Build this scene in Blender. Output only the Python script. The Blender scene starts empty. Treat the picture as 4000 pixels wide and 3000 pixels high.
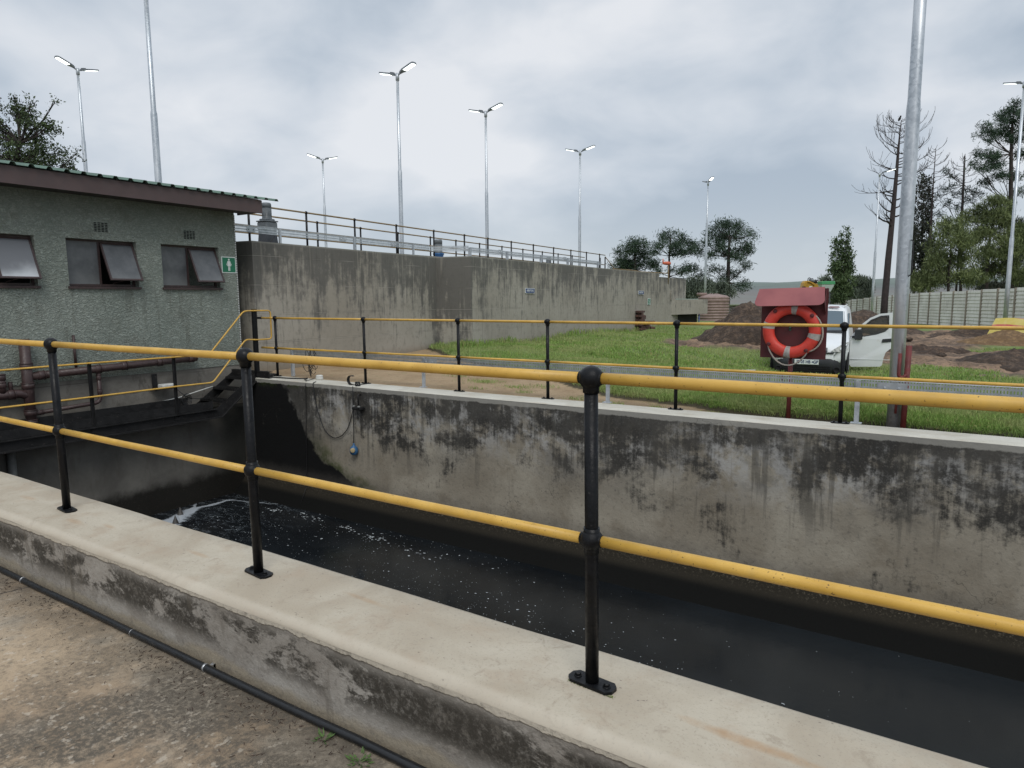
import bpy, math, random
import numpy as np
from mathutils import Vector, Matrix, noise as mnoise
random.seed(7); RNG = np.random.default_rng(7)
S = bpy.context.scene; COL = S.collection
PI = math.pi; R = math.radians

# ------------------------------------------------------------------ camera
F, PITCH, ROLL, YAW, CAMZ = 2650.0, 7.089, -0.397, 32.887, 1.25
def _basis():
    p, w, r = R(PITCH), R(YAW), R(ROLL)
    fw = Vector((-math.sin(w)*math.cos(p), math.cos(w)*math.cos(p), -math.sin(p)))
    rt = Vector((math.cos(w), math.sin(w), 0)); up = rt.cross(fw)
    return rt*math.cos(r)+up*math.sin(r), -rt*math.sin(r)+up*math.cos(r), fw
RT, UP, FW = _basis()
CAM = Vector((0, 0, CAMZ))
def at(px, py, D):
    """surveyed point: bearing (px, py) of the 4000x3000 survey picture at depth D metres"""
    return CAM + (FW + RT*((px-2000)/F) - UP*((py-1500)/F))*D
cd = bpy.data.cameras.new('camera'); cam = bpy.data.objects.new('camera', cd); COL.objects.link(cam)
cam.matrix_world = Matrix(((RT.x, UP.x, -FW.x, 0), (RT.y, UP.y, -FW.y, 0), (RT.z, UP.z, -FW.z, CAMZ), (0, 0, 0, 1)))
cd.sensor_fit = 'HORIZONTAL'; cd.sensor_width = 36; cd.lens = 36*F/4000; cd.clip_start = .05; cd.clip_end = 6000
S.camera = cam
S.view_settings.view_transform = 'Standard'; S.view_settings.look = 'None'; S.view_settings.exposure = 0

# ------------------------------------------------------------------ node helper
class NT:
    def __init__(s, name, rough=.8, metal=0.0, spec=.5):
        s.m = bpy.data.materials.new(name); s.m.use_nodes = True
        s.t = s.m.node_tree; s.b = s.t.nodes['Principled BSDF']
        s.b.inputs['Roughness'].default_value = rough; s.b.inputs['Metallic'].default_value = metal
        s.b.inputs['Specular IOR Level'].default_value = spec
        s._pos = None
    def n(s, typ): return s.t.nodes.new(typ)
    def set(s, sock, v):
        if isinstance(v, bpy.types.NodeSocket): s.t.links.new(v, sock)
        elif isinstance(v, (tuple, list)):
            sock.default_value = (*v, 1) if (len(v) == 3 and sock.type == 'RGBA') else v
        else: sock.default_value = v
    def pos(s):
        if s._pos is None: s._pos = s.n('ShaderNodeNewGeometry').outputs['Position']
        return s._pos
    def vec(s, sc=(1, 1, 1), loc=(0, 0, 0), rot=(0, 0, 0), src=None):
        m = s.n('ShaderNodeMapping'); s.set(m.inputs['Vector'], src or s.pos())
        m.inputs['Scale'].default_value = sc; m.inputs['Location'].default_value = loc; m.inputs['Rotation'].default_value = rot
        return m.outputs[0]
    def noise(s, scale=5, detail=4, rough=.55, dist=0, v=None, col=False):
        x = s.n('ShaderNodeTexNoise'); s.set(x.inputs['Vector'], v or s.pos())
        x.inputs['Scale'].default_value = scale; x.inputs['Detail'].default_value = detail
        x.inputs['Roughness'].default_value = rough; x.inputs['Distortion'].default_value = dist
        return x.outputs['Color' if col else 'Fac']
    def vor(s, scale=5, v=None, out='Distance', feat='F1', rnd=1.0):
        x = s.n('ShaderNodeTexVoronoi'); x.feature = feat; s.set(x.inputs['Vector'], v or s.pos())
        x.inputs['Scale'].default_value = scale; x.inputs['Randomness'].default_value = rnd
        return x.outputs[out]
    def math(s, op, a, b=0.0, c=0.0, clamp=False):
        x = s.n('ShaderNodeMath'); x.operation = op; x.use_clamp = clamp
        s.set(x.inputs[0], a); s.set(x.inputs[1], b); s.set(x.inputs[2], c); return x.outputs[0]
    def mr(s, v, a, b, c=0.0, d=1.0, smooth=True):
        x = s.n('ShaderNodeMapRange'); x.interpolation_type = 'SMOOTHSTEP' if smooth else 'LINEAR'
        for i, q in enumerate((v, a, b, c, d)): s.set(x.inputs[i], q)
        return x.outputs[0]
    def xyz(s, v=None):
        x = s.n('ShaderNodeSeparateXYZ'); s.set(x.inputs[0], v or s.pos()); return x.outputs
    def mix(s, f, a, b, mode='MIX'):
        x = s.n('ShaderNodeMix'); x.data_type = 'RGBA'; x.blend_type = mode
        s.set(x.inputs[0], f); s.set(x.inputs[6], a); s.set(x.inputs[7], b); return x.outputs[2]
    def ramp(s, f, st):
        x = s.n('ShaderNodeValToRGB'); s.set(x.inputs[0], f); e = x.color_ramp.elements
        while len(e) < len(st): e.new(.5)
        for q, (p, c) in zip(e, st): q.position = p; q.color = (*c, 1) if len(c) == 3 else c
        return x.outputs[0]
    def bump(s, h, strength=.3, dist=.01):
        x = s.n('ShaderNodeBump'); x.inputs['Strength'].default_value = strength; x.inputs['Distance'].default_value = dist
        s.set(x.inputs['Height'], h); s.t.links.new(x.outputs[0], s.b.inputs['Normal'])
    def col(s, c): s.set(s.b.inputs['Base Color'], c)
    def rough(s, c): s.set(s.b.inputs['Roughness'], c)
    def attr(s, name):
        x = s.n('ShaderNodeAttribute'); x.attribute_name = name; return x.outputs['Fac']
    def island(s): return s.n('ShaderNodeNewGeometry').outputs['Random Per Island']

def paint(name, c, rough=.5, metal=0.0, var=.35, scale=12, bump=.0, spots=None, spec=.5, obj=False):
    t = NT(name, rough, metal, spec)
    v = None
    if obj: v = t.n('ShaderNodeTexCoord').outputs['Object']
    a = t.noise(scale, 5, .6, v=v); f = t.mr(a, .3, .7)
    d = tuple(x*(1-var) for x in c)
    cc = t.mix(f, d, c)
    if spots:
        g = t.noise(scale*3, 4, .65, v=v); cc = t.mix(t.mr(g, .62, .68), cc, spots)
    t.col(cc); t.rough(t.mr(t.noise(scale*2, 3, v=v), .3, .7, max(0, rough-.12), min(1, rough+.12)))
    if bump: t.bump(t.noise(scale*4, 4, v=v), bump, .004)
    return t.m
M = {}
M['black_paint'] = paint('black_gloss_paint', (.0085, .009, .0105), .40, var=.45, scale=25, bump=.25, spots=(.026, .024, .023), spec=.2)
M['black_steel'] = paint('black_walkway_steel', (.018, .0175, .0175), .6, var=.5, scale=9, bump=.3, spots=(.05, .044, .04), spec=.3)
M['yellow'] = None
t = NT('yellow_rail_paint', .42)
c = t.mix(t.mr(t.noise(7, 5, .6), .3, .7), (.52, .30, .048), (.64, .39, .078))
c = t.mix(t.mr(t.noise(90, 3, .7), .64, .70), c, (.12, .07, .02)); c = t.mix(t.math('MULTIPLY', t.mr(t.noise(16, 6, .8), .60, .70, 0, .5), t.mr(t.noise(2.1, 3), .5, .6)), c, (.15, .085, .03)); c = t.mix(t.mr(t.noise(4, 5, .7, v=t.vec(loc=(5, 5, 5))), .52, .70, 0, .4), c, (.42, .29, .10))
t.col(c); t.bump(t.noise(40, 4), .15, .002); M['yellow'] = t.m
t = NT('yellow_rail_paint_weathered', .55)
c = t.mix(t.mr(t.noise(5, 5, .6), .3, .7), (.17, .12, .055), (.26, .185, .09))
c = t.mix(t.mr(t.noise(60, 3, .7), .62, .70), c, (.10, .065, .03)); t.col(c); M['yellow_old'] = t.m
t = NT('galvanised_steel', .42, .75)
g = t.vor(38, out='Color'); gg = t.n('ShaderNodeRGBToBW'); t.set(gg.inputs[0], g)
c = t.mix(gg.outputs[0], (.36, .39, .42), (.56, .59, .62)); c = t.mix(t.mr(t.noise(6, 4, v=t.vec((1, 1, .2))), .45, .7), c, (.66, .68, .7))
t.col(c); M['galv'] = t.m
M['galv_plain'] = paint('galvanised_plain', (.50, .53, .56), .45, .55, var=.2, scale=14)
M['brown_pipe'] = paint('brown_pipe_paint', (.062, .036, .034), .5, var=.35, scale=14, bump=.3, spots=(.09, .07, .06))
M['fascia'] = paint('brown_fascia_paint', (.088, .058, .056), .55, var=.18, scale=6, bump=.15)
M['win_brown'] = paint('brown_window_paint', (.060, .036, .034), .5, var=.35, scale=18, bump=.2, spots=(.11, .085, .075))
M['red_paint'] = paint('faded_red_paint', (.17, .028, .026), .6, var=.4, scale=9, bump=.2)
M['red_dark'] = paint('dark_maroon_board', (.105, .020, .023), .65, var=.35, scale=7, bump=.1)
M['rope'] = paint('grey_rope', (.42, .38, .33), .9, var=.4, scale=90)
M['white_plastic'] = paint('white_plastic', (.62, .62, .58), .5, var=.2, scale=20)
M['cable'] = paint('black_cable', (.010, .010, .011), .5, var=.3, scale=30)
M['hdpe'] = paint('black_poly_pipe', (.011, .012, .014), .42, var=.4, scale=20, bump=.1, spots=(.03, .028, .027))
M['clip'] = paint('bright_clip', (.55, .56, .57), .3, .8, var=.2)
M['pvc'] = paint('grey_pvc', (.20, .20, .19), .6, var=.35, scale=12)
M['rubber'] = paint('tyre_rubber', (.018, .018, .019), .8, var=.3, scale=20)
M['alu'] = paint('wheel_alloy', (.30, .31, .32), .4, .7, var=.2)
M['void'] = paint('dark_interior', (.006, .006, .007), .9, var=.2)
M['bark'] = paint('tree_bark', (.040, .030, .025), .9, var=.6, scale=6, bump=.5)
M['bark_dead'] = paint('dead_tree_bark', (.042, .030, .030), .9, var=.5, scale=6, bump=.5)
M['bark_grey'] = paint('grey_bark', (.075, .065, .06), .9, var=.5, scale=6)

# ------------------------------------------------------------------ mesh builder
def frame(d):
    d = d.normalized(); a = Vector((0, 0, 1)) if abs(d.z) < .95 else Vector((1, 0, 0))
    u = d.cross(a).normalized(); return u, u.cross(d).normalized()
class MB:
    def __init__(s): s.v = []; s.f = []; s.sm = []
    def add(s, vs, fs, smooth=False):
        k = len(s.v); s.v += [tuple(x) for x in vs]; s.f += [tuple(i+k for i in f) for f in fs]; s.sm += [smooth]*len(fs); return s
    def box(s, lo, hi, bev=0.0, m=None):
        (a, b, c), (d, e, f) = lo, hi
        if bev <= 0:
            vs = [(a, b, c), (d, b, c), (d, e, c), (a, e, c), (a, b, f), (d, b, f), (d, e, f), (a, e, f)]
            fs = [(0, 3, 2, 1), (4, 5, 6, 7), (0, 1, 5, 4), (1, 2, 6, 5), (2, 3, 7, 6), (3, 0, 4, 7)]
        else:
            g = bev; vs = []; fs = []
            rings = [(c, g), (c+g, 0), (f-g, 0), (f, g)]
            for z, q in rings:
                x0, x1, y0, y1 = a+q, d-q, b+q, e-q; h = g if q == 0 else g*.45
                vs += [(x0+h, y0, z), (x1-h, y0, z), (x1, y0+h, z), (x1, y1-h, z), (x1-h, y1, z), (x0+h, y1, z), (x0, y1-h, z), (x0, y0+h, z)]
            for r in range(3):
                for i in range(8): fs.append((r*8+i, r*8+(i+1) % 8, (r+1)*8+(i+1) % 8, (r+1)*8+i))
            fs.append(tuple(range(7, -1, -1))); fs.append(tuple(range(24, 32)))
        if m is not None: vs = [m @ Vector(v) for v in vs]
        return s.add(vs, fs)
    def tube(s, pts, r, n=10, caps=True, smooth=True, flat=None):
        pts = [Vector(p) for p in pts]; N = len(pts)
        rs = r if isinstance(r, (list, tuple)) else [r]*N
        vs = []; fs = []; u = w = None
        for i, p in enumerate(pts):
            d = (pts[min(i+1, N-1)]-pts[max(i-1, 0)])
            if d.length < 1e-9: d = Vector((0, 0, 1))
            d.normalize()
            if u is None: u, w = frame(d)
            else:
                u = (u-d*u.dot(d))
                if u.length < 1e-6: u, w = frame(d)
                else: u.normalize(); w = u.cross(d).normalized()
            for k in range(n):
                a = 2*PI*(k+.5)/n; q = (u*math.cos(a)+w*math.sin(a))*rs[i]
                vs.append(p+q)
        for i in range(N-1):
            for k in range(n): fs.append((i*n+k, i*n+(k+1) % n, (i+1)*n+(k+1) % n, (i+1)*n+k))
        s.add(vs, fs, smooth)
        if caps:
            k0 = len(s.v)-N*n
            s.f.append(tuple(k0+i for i in range(n-1, -1, -1))); s.f.append(tuple(k0+(N-1)*n+i for i in range(n))); s.sm += [False, False]
        return s
    def lathe(s, prof, c=(0, 0, 0), ax=(0, 0, 1), n=24, smooth=True):
        ax = Vector(ax).normalized(); u, w = frame(ax); c = Vector(c); vs = []; fs = []
        for r, h in prof:
            for k in range(n):
                a = 2*PI*k/n; vs.append(c+ax*h+(u*math.cos(a)+w*math.sin(a))*r)
        for i in range(len(prof)-1):
            for k in range(n): fs.append((i*n+k, (i+1)*n+k, (i+1)*n+(k+1) % n, i*n+(k+1) % n))
        fs.append(tuple(range(n))); fs.append(tuple((len(prof)-1)*n+i for i in range(n-1, -1, -1)))
        return s.add(vs, fs, smooth)
    def ball(s, c, r, n=16, sq=1.0):
        k = n//2
        return s.lathe([(max(1e-4, r*math.sin(PI*i/k)), -r*sq*math.cos(PI*i/k)) for i in range(k+1)], c, n=n)
    def prism(s, poly, o, ex, ey, ez):
        """poly in (ex,ey) plane at origin o, extruded by ez"""
        o, ex, ey, ez = map(Vector, (o, ex, ey, ez)); n = len(poly)
        vs = [o+ex*a+ey*b for a, b in poly]; vs += [v+ez for v in vs]
        fs = [tuple(range(n-1, -1, -1)), tuple(range(n, 2*n))]+[(i, (i+1) % n, n+(i+1) % n, n+i) for i in range(n)]
        return s.add(vs, fs)
    def build(s, name, mat, parent=None, local=False, **props):
        me = bpy.data.meshes.new(name); o = bpy.data.objects.new(name, me); COL.objects.link(o)
        off = Vector((0, 0, 0))
        if parent is not None:
            o.parent = parent
            if not local: off = wloc(parent)
        me.from_pydata([tuple(Vector(v)-off) for v in s.v], [], s.f)
        me.polygons.foreach_set('use_smooth', s.sm)
        me.materials.append(mat); me.update()
        for k, v in props.items(): o[k] = v
        return o
def wloc(o):
    v = Vector((0, 0, 0))
    while o is not None: v = v+Vector(o.location); o = o.parent
    return v
def thing(name, label, cat, loc=(0, 0, 0), rz=0, group=None):
    o = bpy.data.objects.new(name, None); COL.objects.link(o); o.empty_display_size = .2
    o.location = loc; o.rotation_euler = (0, 0, rz); o['label'] = label; o['category'] = cat
    if group: o['group'] = group
    return o
def tag(o, label, cat, group=None, kind=None):
    o['label'] = label; o['category'] = cat
    if group: o['group'] = group
    if kind: o['kind'] = kind
    return o
def struct(o): o['kind'] = 'structure'; return o
def npmesh(name, V, Fc, mat, parent=None, smooth=False, attrs=None, local=False):
    me = bpy.data.meshes.new(name); V = np.asarray(V, dtype=np.float32); Fc = np.asarray(Fc, dtype=np.int32)
    o = bpy.data.objects.new(name, me); COL.objects.link(o)
    if parent is not None:
        o.parent = parent
        if not local: V = V-np.array(wloc(parent), dtype=np.float32)
    n, k = Fc.shape
    me.vertices.add(len(V)); me.vertices.foreach_set('co', V.ravel())
    me.loops.add(n*k); me.loops.foreach_set('vertex_index', Fc.ravel())
    me.polygons.add(n); me.polygons.foreach_set('loop_start', np.arange(0, n*k, k, dtype=np.int32))
    me.polygons.foreach_set('loop_total', np.full(n, k, dtype=np.int32))
    me.polygons.foreach_set('use_smooth', np.full(n, smooth))
    if attrs:
        for an, av in attrs.items():
            a = me.attributes.new(an, 'FLOAT', 'POINT'); a.data.foreach_set('value', np.asarray(av, dtype=np.float32))
    me.materials.append(mat); me.update(calc_edges=True); me.validate()
    return o
def text_mesh(name, txt, size, mat, parent, m, bold=0.0, ext=.0015, sx=1.0):
    cu = bpy.data.curves.new(name, 'FONT'); cu.body = txt; cu.size = size; cu.align_x = 'CENTER'; cu.align_y = 'CENTER'
    cu.extrude = ext; cu.offset = bold
    o = bpy.data.objects.new(name, cu); COL.objects.link(o); bpy.context.view_layer.update()
    me = bpy.data.meshes.new_from_object(o.evaluated_get(bpy.context.evaluated_depsgraph_get()))
    bpy.data.objects.remove(o)
    me.transform(m @ Matrix.Diagonal((sx, 1, 1, 1)))
    q = bpy.data.objects.new(name, me); COL.objects.link(q); q.parent = parent
    me.materials.clear(); me.materials.append(mat); return q
def basis(o, ex, ey, ez):
    o, ex, ey, ez = map(Vector, (o, ex, ey, ez))
    return Matrix(((ex.x, ey.x, ez.x, o.x), (ex.y, ey.y, ez.y, o.y), (ex.z, ey.z, ez.z, o.z), (0, 0, 0, 1)))
def copy_tree(o, parent=None):
    c = o.copy(); COL.objects.link(c)
    if parent: c.parent = parent
    for ch in [x for x in bpy.data.objects if x.parent == o]: copy_tree(ch, c)
    return c
def fbm(x, y, z=0, o=4):
    return mnoise.fractal(Vector((x, y, z)), 1.0, 2.0, o)

# ------------------------------------------------------------------ concrete materials
def concrete_patio():
    t = NT('patio_concrete', .92)
    big = t.noise(.9, 5, .6, .6); c = t.mix(t.mr(big, .36, .62), (.29, .205, .13), (.44, .335, .225))
    c = t.mix(t.mr(t.noise(1.7, 4, .6, v=t.vec(loc=(7, 3, 0))), .50, .66), c, (.37, .31, .235))
    x, y, z = t.xyz()[:3]
    # weathered dark band towards the lower right
    dm = t.math('ADD', t.math('MULTIPLY', t.math('ADD', y, t.math('MULTIPLY', x, .12)), -.75), .55)
    dk = t.math('MULTIPLY', t.mr(t.noise(1.5, 6, .7, .5, v=t.vec(loc=(2, 9, 0))), .40, .56), t.mr(x, -3.7, -2.6, .12, 1))
    fine = t.noise(46, 5, .85); c = t.mix(t.math('MULTIPLY', dk, t.mr(fine, .38, .56, .4, 1)), c, (.085, .072, .055))
    c = t.mix(t.mr(fine, .50, .64, 0, .5), c, (.12, .095, .07))
    c = t.mix(t.mr(t.noise(15, 5, .8, v=t.vec(loc=(6, 2, 1))), .54, .66, 0, .6), c, (.15, .125, .09))
    c = t.mix(t.mr(t.noise(28, 3, .6, v=t.vec(loc=(4, 4, 4))), .58, .68, 0, .5), c, (.52, .45, .36))
    # darker blotches towards the wall foot
    c = t.mix(t.math('MULTIPLY', t.mr(y, 1.2, 1.66), t.mr(t.noise(5, 5, .7), .3, .6, .1, .8)), c, (.10, .082, .06))
    # crack
    cr = t.math('ABSOLUTE', t.math('SUBTRACT', t.math('ADD', x, t.math('ADD', t.math('MULTIPLY', y, -.35), t.math('MULTIPLY', t.noise(5, 4), .12))), -4.84))
    c = t.mix(t.mr(cr, .004, .012, .9, 0), c, (.06, .05, .04))
    t.col(c); h = t.math('ADD', fine, t.math('MULTIPLY', t.noise(140, 2), .5)); t.bump(h, .55, .006); return t.m
def concrete_near(top=False):
    t = NT('near_wall_top' if top else 'near_wall_side', .85)
    x, y, z = t.xyz()[:3]
    if top:
        c = t.mix(t.mr(t.noise(1.6, 5, .6, .8), .32, .68), (.375, .318, .24), (.475, .423, .335))
        c = t.mix(t.mr(t.noise(4.5, 5, .65, v=t.vec(loc=(5, 1, 0))), .50, .68, 0, .5), c, (.37, .29, .21))
        c = t.mix(t.mr(t.noise(40, 4, .7), .5, .75, 0, .45), c, (.34, .30, .24))
        # rust trails
        for (x0, y0, lx, ly) in ((-.40, 1.856, .26, .028), (-4.16, 1.80, .12, .03), (-3.09, 1.88, .12, .02), (-2.0, 1.95, .16, .02), (-4.95, 1.88, .12, .03), (-3.9, 1.86, .08, .02)):
            a = t.math('DIVIDE', t.math('SUBTRACT', x, x0), lx); b = t.math('DIVIDE', t.math('SUBTRACT', t.math('SUBTRACT', y, y0), t.math('MULTIPLY', t.math('SUBTRACT', x, x0), -.05)), ly)
            d = t.math('ADD', t.math('MULTIPLY', a, a), t.math('MULTIPLY', b, b)); d = t.math('ADD', d, t.math('MULTIPLY', t.noise(14, 6, .75), 1.9))
            c = t.mix(t.mr(d, .5, 2.1, .62 if x0 > -1 else .35, 0), c, (.36, .195, .075))
        # dark flakes and pits
        v = t.noise(17, 6, .85, .6, v=t.vec(loc=(2, 2, 0))); c = t.mix(t.math('MULTIPLY', t.mr(v, .655, .675), t.mr(t.noise(2.6, 2), .46, .52)), c, (.06, .05, .048))
        v = t.vor(19, v=t.vec((1, 1.6, 1))); c = t.mix(t.math('MULTIPLY', t.mr(t.math('ADD', v, t.math('MULTIPLY', t.noise(60, 3), .12)), .11, .17, .7, 0), t.mr(t.noise(2.2, 2, v=t.vec(loc=(3, 0, 0))), .46, .52)), c, (.12, .095, .08))
        c = t.mix(t.mr(t.noise(9, 6, .75, .6, v=t.vec(loc=(1, 1, 4))), .55, .68, 0, .55), c, (.29, .235, .175)); c = t.mix(t.mr(t.noise(110, 3, .8), .56, .68, 0, .5), c, (.24, .20, .155))
        c = t.mix(t.mr(y, 1.67, 1.70, .35, 0), c, (.56, .51, .43))  # rounded lip painted paler, as where it catches the light
        t.col(c); t.bump(t.math('ADD', t.noise(55, 4, .7), t.math('MULTIPLY', t.noise(3, 3), 2)), .28, .004); return t.m
    c = t.mix(t.mr(t.noise(3, 5, .65, .4), .3, .7), (.235, .21, .18), (.36, .335, .30))
    # lower tan strip
    zz = t.math('ADD', z, t.math('MULTIPLY', t.noise(2.6, 4), .16))
    c = t.mix(t.mr(zz, -.25, -.21, 1, 0), c, (.30, .255, .19))
    # black algae in slanting blotches
    v = t.vec((1.0, 1, 1.9), rot=(0, R(-28), 0)); a = t.noise(1.9, 9, .74, .25, v=v)
    zone = t.math('MULTIPLY', t.mr(z, -.30, -.20), t.mr(z, -.03, -.11))
    c = t.mix(t.math('MULTIPLY', t.mr(a, .448, .505), t.math('MULTIPLY', zone, t.mr(t.noise(42, 5, .8), .30, .54, .55, 1))), c, (.040, .034, .026))
    st = t.noise(16, 4, .6, v=t.vec((1, 1, .18))); c = t.mix(t.math('MULTIPLY', t.mr(st, .56, .66, 0, .8), t.mr(t.noise(1.4, 3, v=t.vec(loc=(9, 0, 0))), .45, .6)), c, (.10, .085, .065))
    lip = t.math('ADD', z, t.math('MULTIPLY', t.noise(9, 5, .7), .045)); c = t.mix(t.mr(lip, -.035, -.03), c, (.50, .45, .37))
    c = t.mix(t.math('MULTIPLY', t.mr(t.math('ABSOLUTE', t.math('SUBTRACT', lip, -.036)), .0, .007, .7, 0), t.mr(t.noise(2.3, 4), .42, .58)), c, (.10, .085, .07))
    c = t.mix(t.mr(t.noise(48, 4, .75), .52, .68, 0, .45), c, (.13, .115, .095)); c = t.mix(t.mr(t.noise(11, 5, .7, v=t.vec(loc=(1, 7, 0))), .54, .68, 0, .5), c, (.17, .15, .125))
    c = t.mix(t.mr(z, -.40, -.365, .8, 0), c, (.09, .075, .055))
    t.col(c); t.bump(t.math('ADD', t.noise(30, 5, .7), t.math('MULTIPLY', t.mr(lip, -.035, -.03), 1.5)), .5, .012); return t.m
def concrete_far():
    t = NT('channel_wall_concrete', .85)
    x, y, z = t.xyz()[:3]
    c = t.mix(t.mr(t.noise(1.1, 5, .6, .4), .3, .7), (.250, .218, .170), (.385, .348, .282))
    c = t.mix(t.mr(t.noise(3.3, 6, .68), .50, .70, 0, .45), c, (.19, .155, .11))
    c = t.mix(t.mr(t.noise(22, 4, .7), .52, .72, 0, .5), c, (.11, .10, .085))
    # pale scale band
    zt = t.math('ADD', z, t.math('MULTIPLY', t.math('SUBTRACT', t.noise(.8, 4, .6), .5), .5))
    band = t.mr(zt, -.95, -.35)
    c = t.mix(t.math('MULTIPLY', band, t.mr(t.noise(3.4, 7, .72, .3, v=t.vec(loc=(3, 0, 8))), .42, .58)), c, (.40, .39, .37))
    # black mould, blotchy and streaked
    m1 = t.noise(1.25, 8, .70, .3, v=t.vec((1, 1, 1.3), loc=(1.5, 0, 0))); st = t.noise(17, 5, .65, v=t.vec((1, 1, .11))); fn = t.noise(14, 6, .8, .3)
    m = t.math('ADD', t.math('ADD', t.math('MULTIPLY', m1, .60), t.math('MULTIPLY', st, .20)), t.math('MULTIPLY', fn, .20))
    th = t.mr(zt, -1.25, -.02, .115, -.055, smooth=False)
    m = t.math('SUBTRACT', m, th)
    c = t.mix(t.math('MULTIPLY', t.mr(m, .44, .545), t.mr(t.noise(40, 4, .7), .25, .5, .7, .97)), c, (.038, .036, .033))
    c = t.mix(t.math('MULTIPLY', t.mr(t.noise(.7, 6, .7, .4, v=t.vec(loc=(9, 0, 2))), .44, .62, 0, .55), t.mr(z, -1.3, -.6)), c, (.105, .098, .086))
    # drip streaks lower down
    s2 = t.noise(9, 4, .55, v=t.vec((1, 1, .07), loc=(6, 0, 0))); c = t.mix(t.math('MULTIPLY', t.mr(s2, .56, .64, 0, .55), t.mr(z, -1.35, -.7)), c, (.08, .075, .065))
    # wet dark wedge at the left end with a moss fringe
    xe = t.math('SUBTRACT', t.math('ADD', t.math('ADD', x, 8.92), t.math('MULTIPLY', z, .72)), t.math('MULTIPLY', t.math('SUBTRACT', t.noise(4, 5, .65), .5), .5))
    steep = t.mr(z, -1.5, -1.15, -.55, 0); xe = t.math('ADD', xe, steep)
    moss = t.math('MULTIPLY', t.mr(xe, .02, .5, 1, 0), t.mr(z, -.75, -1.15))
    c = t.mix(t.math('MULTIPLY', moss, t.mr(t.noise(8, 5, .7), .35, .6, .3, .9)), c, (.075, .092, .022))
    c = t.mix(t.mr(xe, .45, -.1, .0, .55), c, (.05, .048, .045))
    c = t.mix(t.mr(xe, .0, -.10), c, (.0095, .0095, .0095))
    mt = t.math('MULTIPLY', t.mr(x, -8.0, -8.5), t.mr(z, -.16, -.03)); c = t.mix(t.math('MULTIPLY', mt, t.mr(t.noise(9, 4), .42, .6)), c, (.03, .042, .012))
    # wet tide band
    zb = t.math('ADD', z, t.math('MULTIPLY', t.noise(5, 7, .8), .22)); tb = t.mr(zb, -1.53, -1.42, 1, 0)
    c = t.mix(t.mr(zb, -1.42, -1.22, .45, 0), c, (.075, .068, .060))
    c = t.mix(tb, c, (.026, .0225, .017)); c = t.mix(t.mr(z, -1.74, -1.82), c, (.006, .006, .0055))
    c = t.mix(t.math('MULTIPLY', t.mr(t.noise(42, 4, .9), .54, .64), t.math('MULTIPLY', tb, t.mr(z, -1.78, -1.62))), c, (.15, .13, .095))
    lip = t.math('ADD', z, t.math('MULTIPLY', t.noise(7, 5, .7), .06)); c = t.mix(t.math('MULTIPLY', t.mr(lip, -.045, -.03), .75), c, (.34, .325, .29))
    # cracks
    v = t.vor(.9, v=t.vec((1, 1, 1.3)), feat='DISTANCE_TO_EDGE'); vv = t.n('ShaderNodeVectorMath'); vv.operation = 'ADD'
    wob = t.noise(3, 4, col=True); t.set(vv.inputs[0], t.pos()); t.set(vv.inputs[1], wob)
    v = t.vor(.75, v=vv.outputs[0], feat='DISTANCE_TO_EDGE'); c = t.mix(t.math('MULTIPLY', t.math('MULTIPLY', t.mr(v, .0, .006, .55, 0), t.math('SUBTRACT', 1, tb)), t.mr(t.noise(1.6, 3), .54, .60)), c, (.05, .047, .04))
    t.col(c); t.rough(.9); t.b.inputs['Specular IOR Level'].default_value = .12
    t.bump(t.math('ADD', t.noise(24, 5, .7), t.math('MULTIPLY', t.noise(4, 4), 1.5)), .4, .012); return t.m
def concrete_end():
    t = NT('end_wall_concrete', .8)
    x, y, z = t.xyz()[:3]
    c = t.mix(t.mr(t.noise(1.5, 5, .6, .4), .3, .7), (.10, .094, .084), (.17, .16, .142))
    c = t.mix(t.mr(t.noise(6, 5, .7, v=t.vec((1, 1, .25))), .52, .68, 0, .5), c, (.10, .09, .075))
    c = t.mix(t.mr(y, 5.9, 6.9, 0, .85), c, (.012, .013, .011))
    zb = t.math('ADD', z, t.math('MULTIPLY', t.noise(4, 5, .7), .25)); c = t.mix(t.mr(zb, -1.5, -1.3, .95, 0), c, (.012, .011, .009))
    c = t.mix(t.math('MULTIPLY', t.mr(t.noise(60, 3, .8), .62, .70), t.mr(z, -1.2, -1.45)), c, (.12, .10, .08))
    t.b.inputs['Specular IOR Level'].default_value = .15; t.col(c); t.bump(t.noise(24, 5, .7), .35, .01); return t.m
def concrete_coping():
    t = NT('coping_concrete', .85)
    c = t.mix(t.mr(t.noise(1.6, 5, .6, .6), .3, .7), (.44, .415, .35), (.56, .54, .475))
    c = t.mix(t.mr(t.noise(3.5, 5, .65, v=t.vec((.5, 2.5, 1))), .52, .68, 0, .5), c, (.37, .31, .23))
    c = t.mix(t.mr(t.noise(60, 4, .7), .5, .75, 0, .4), c, (.26, .24, .2))
    t.col(c); t.bump(t.noise(50, 4), .25, .004); return t.m
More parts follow.
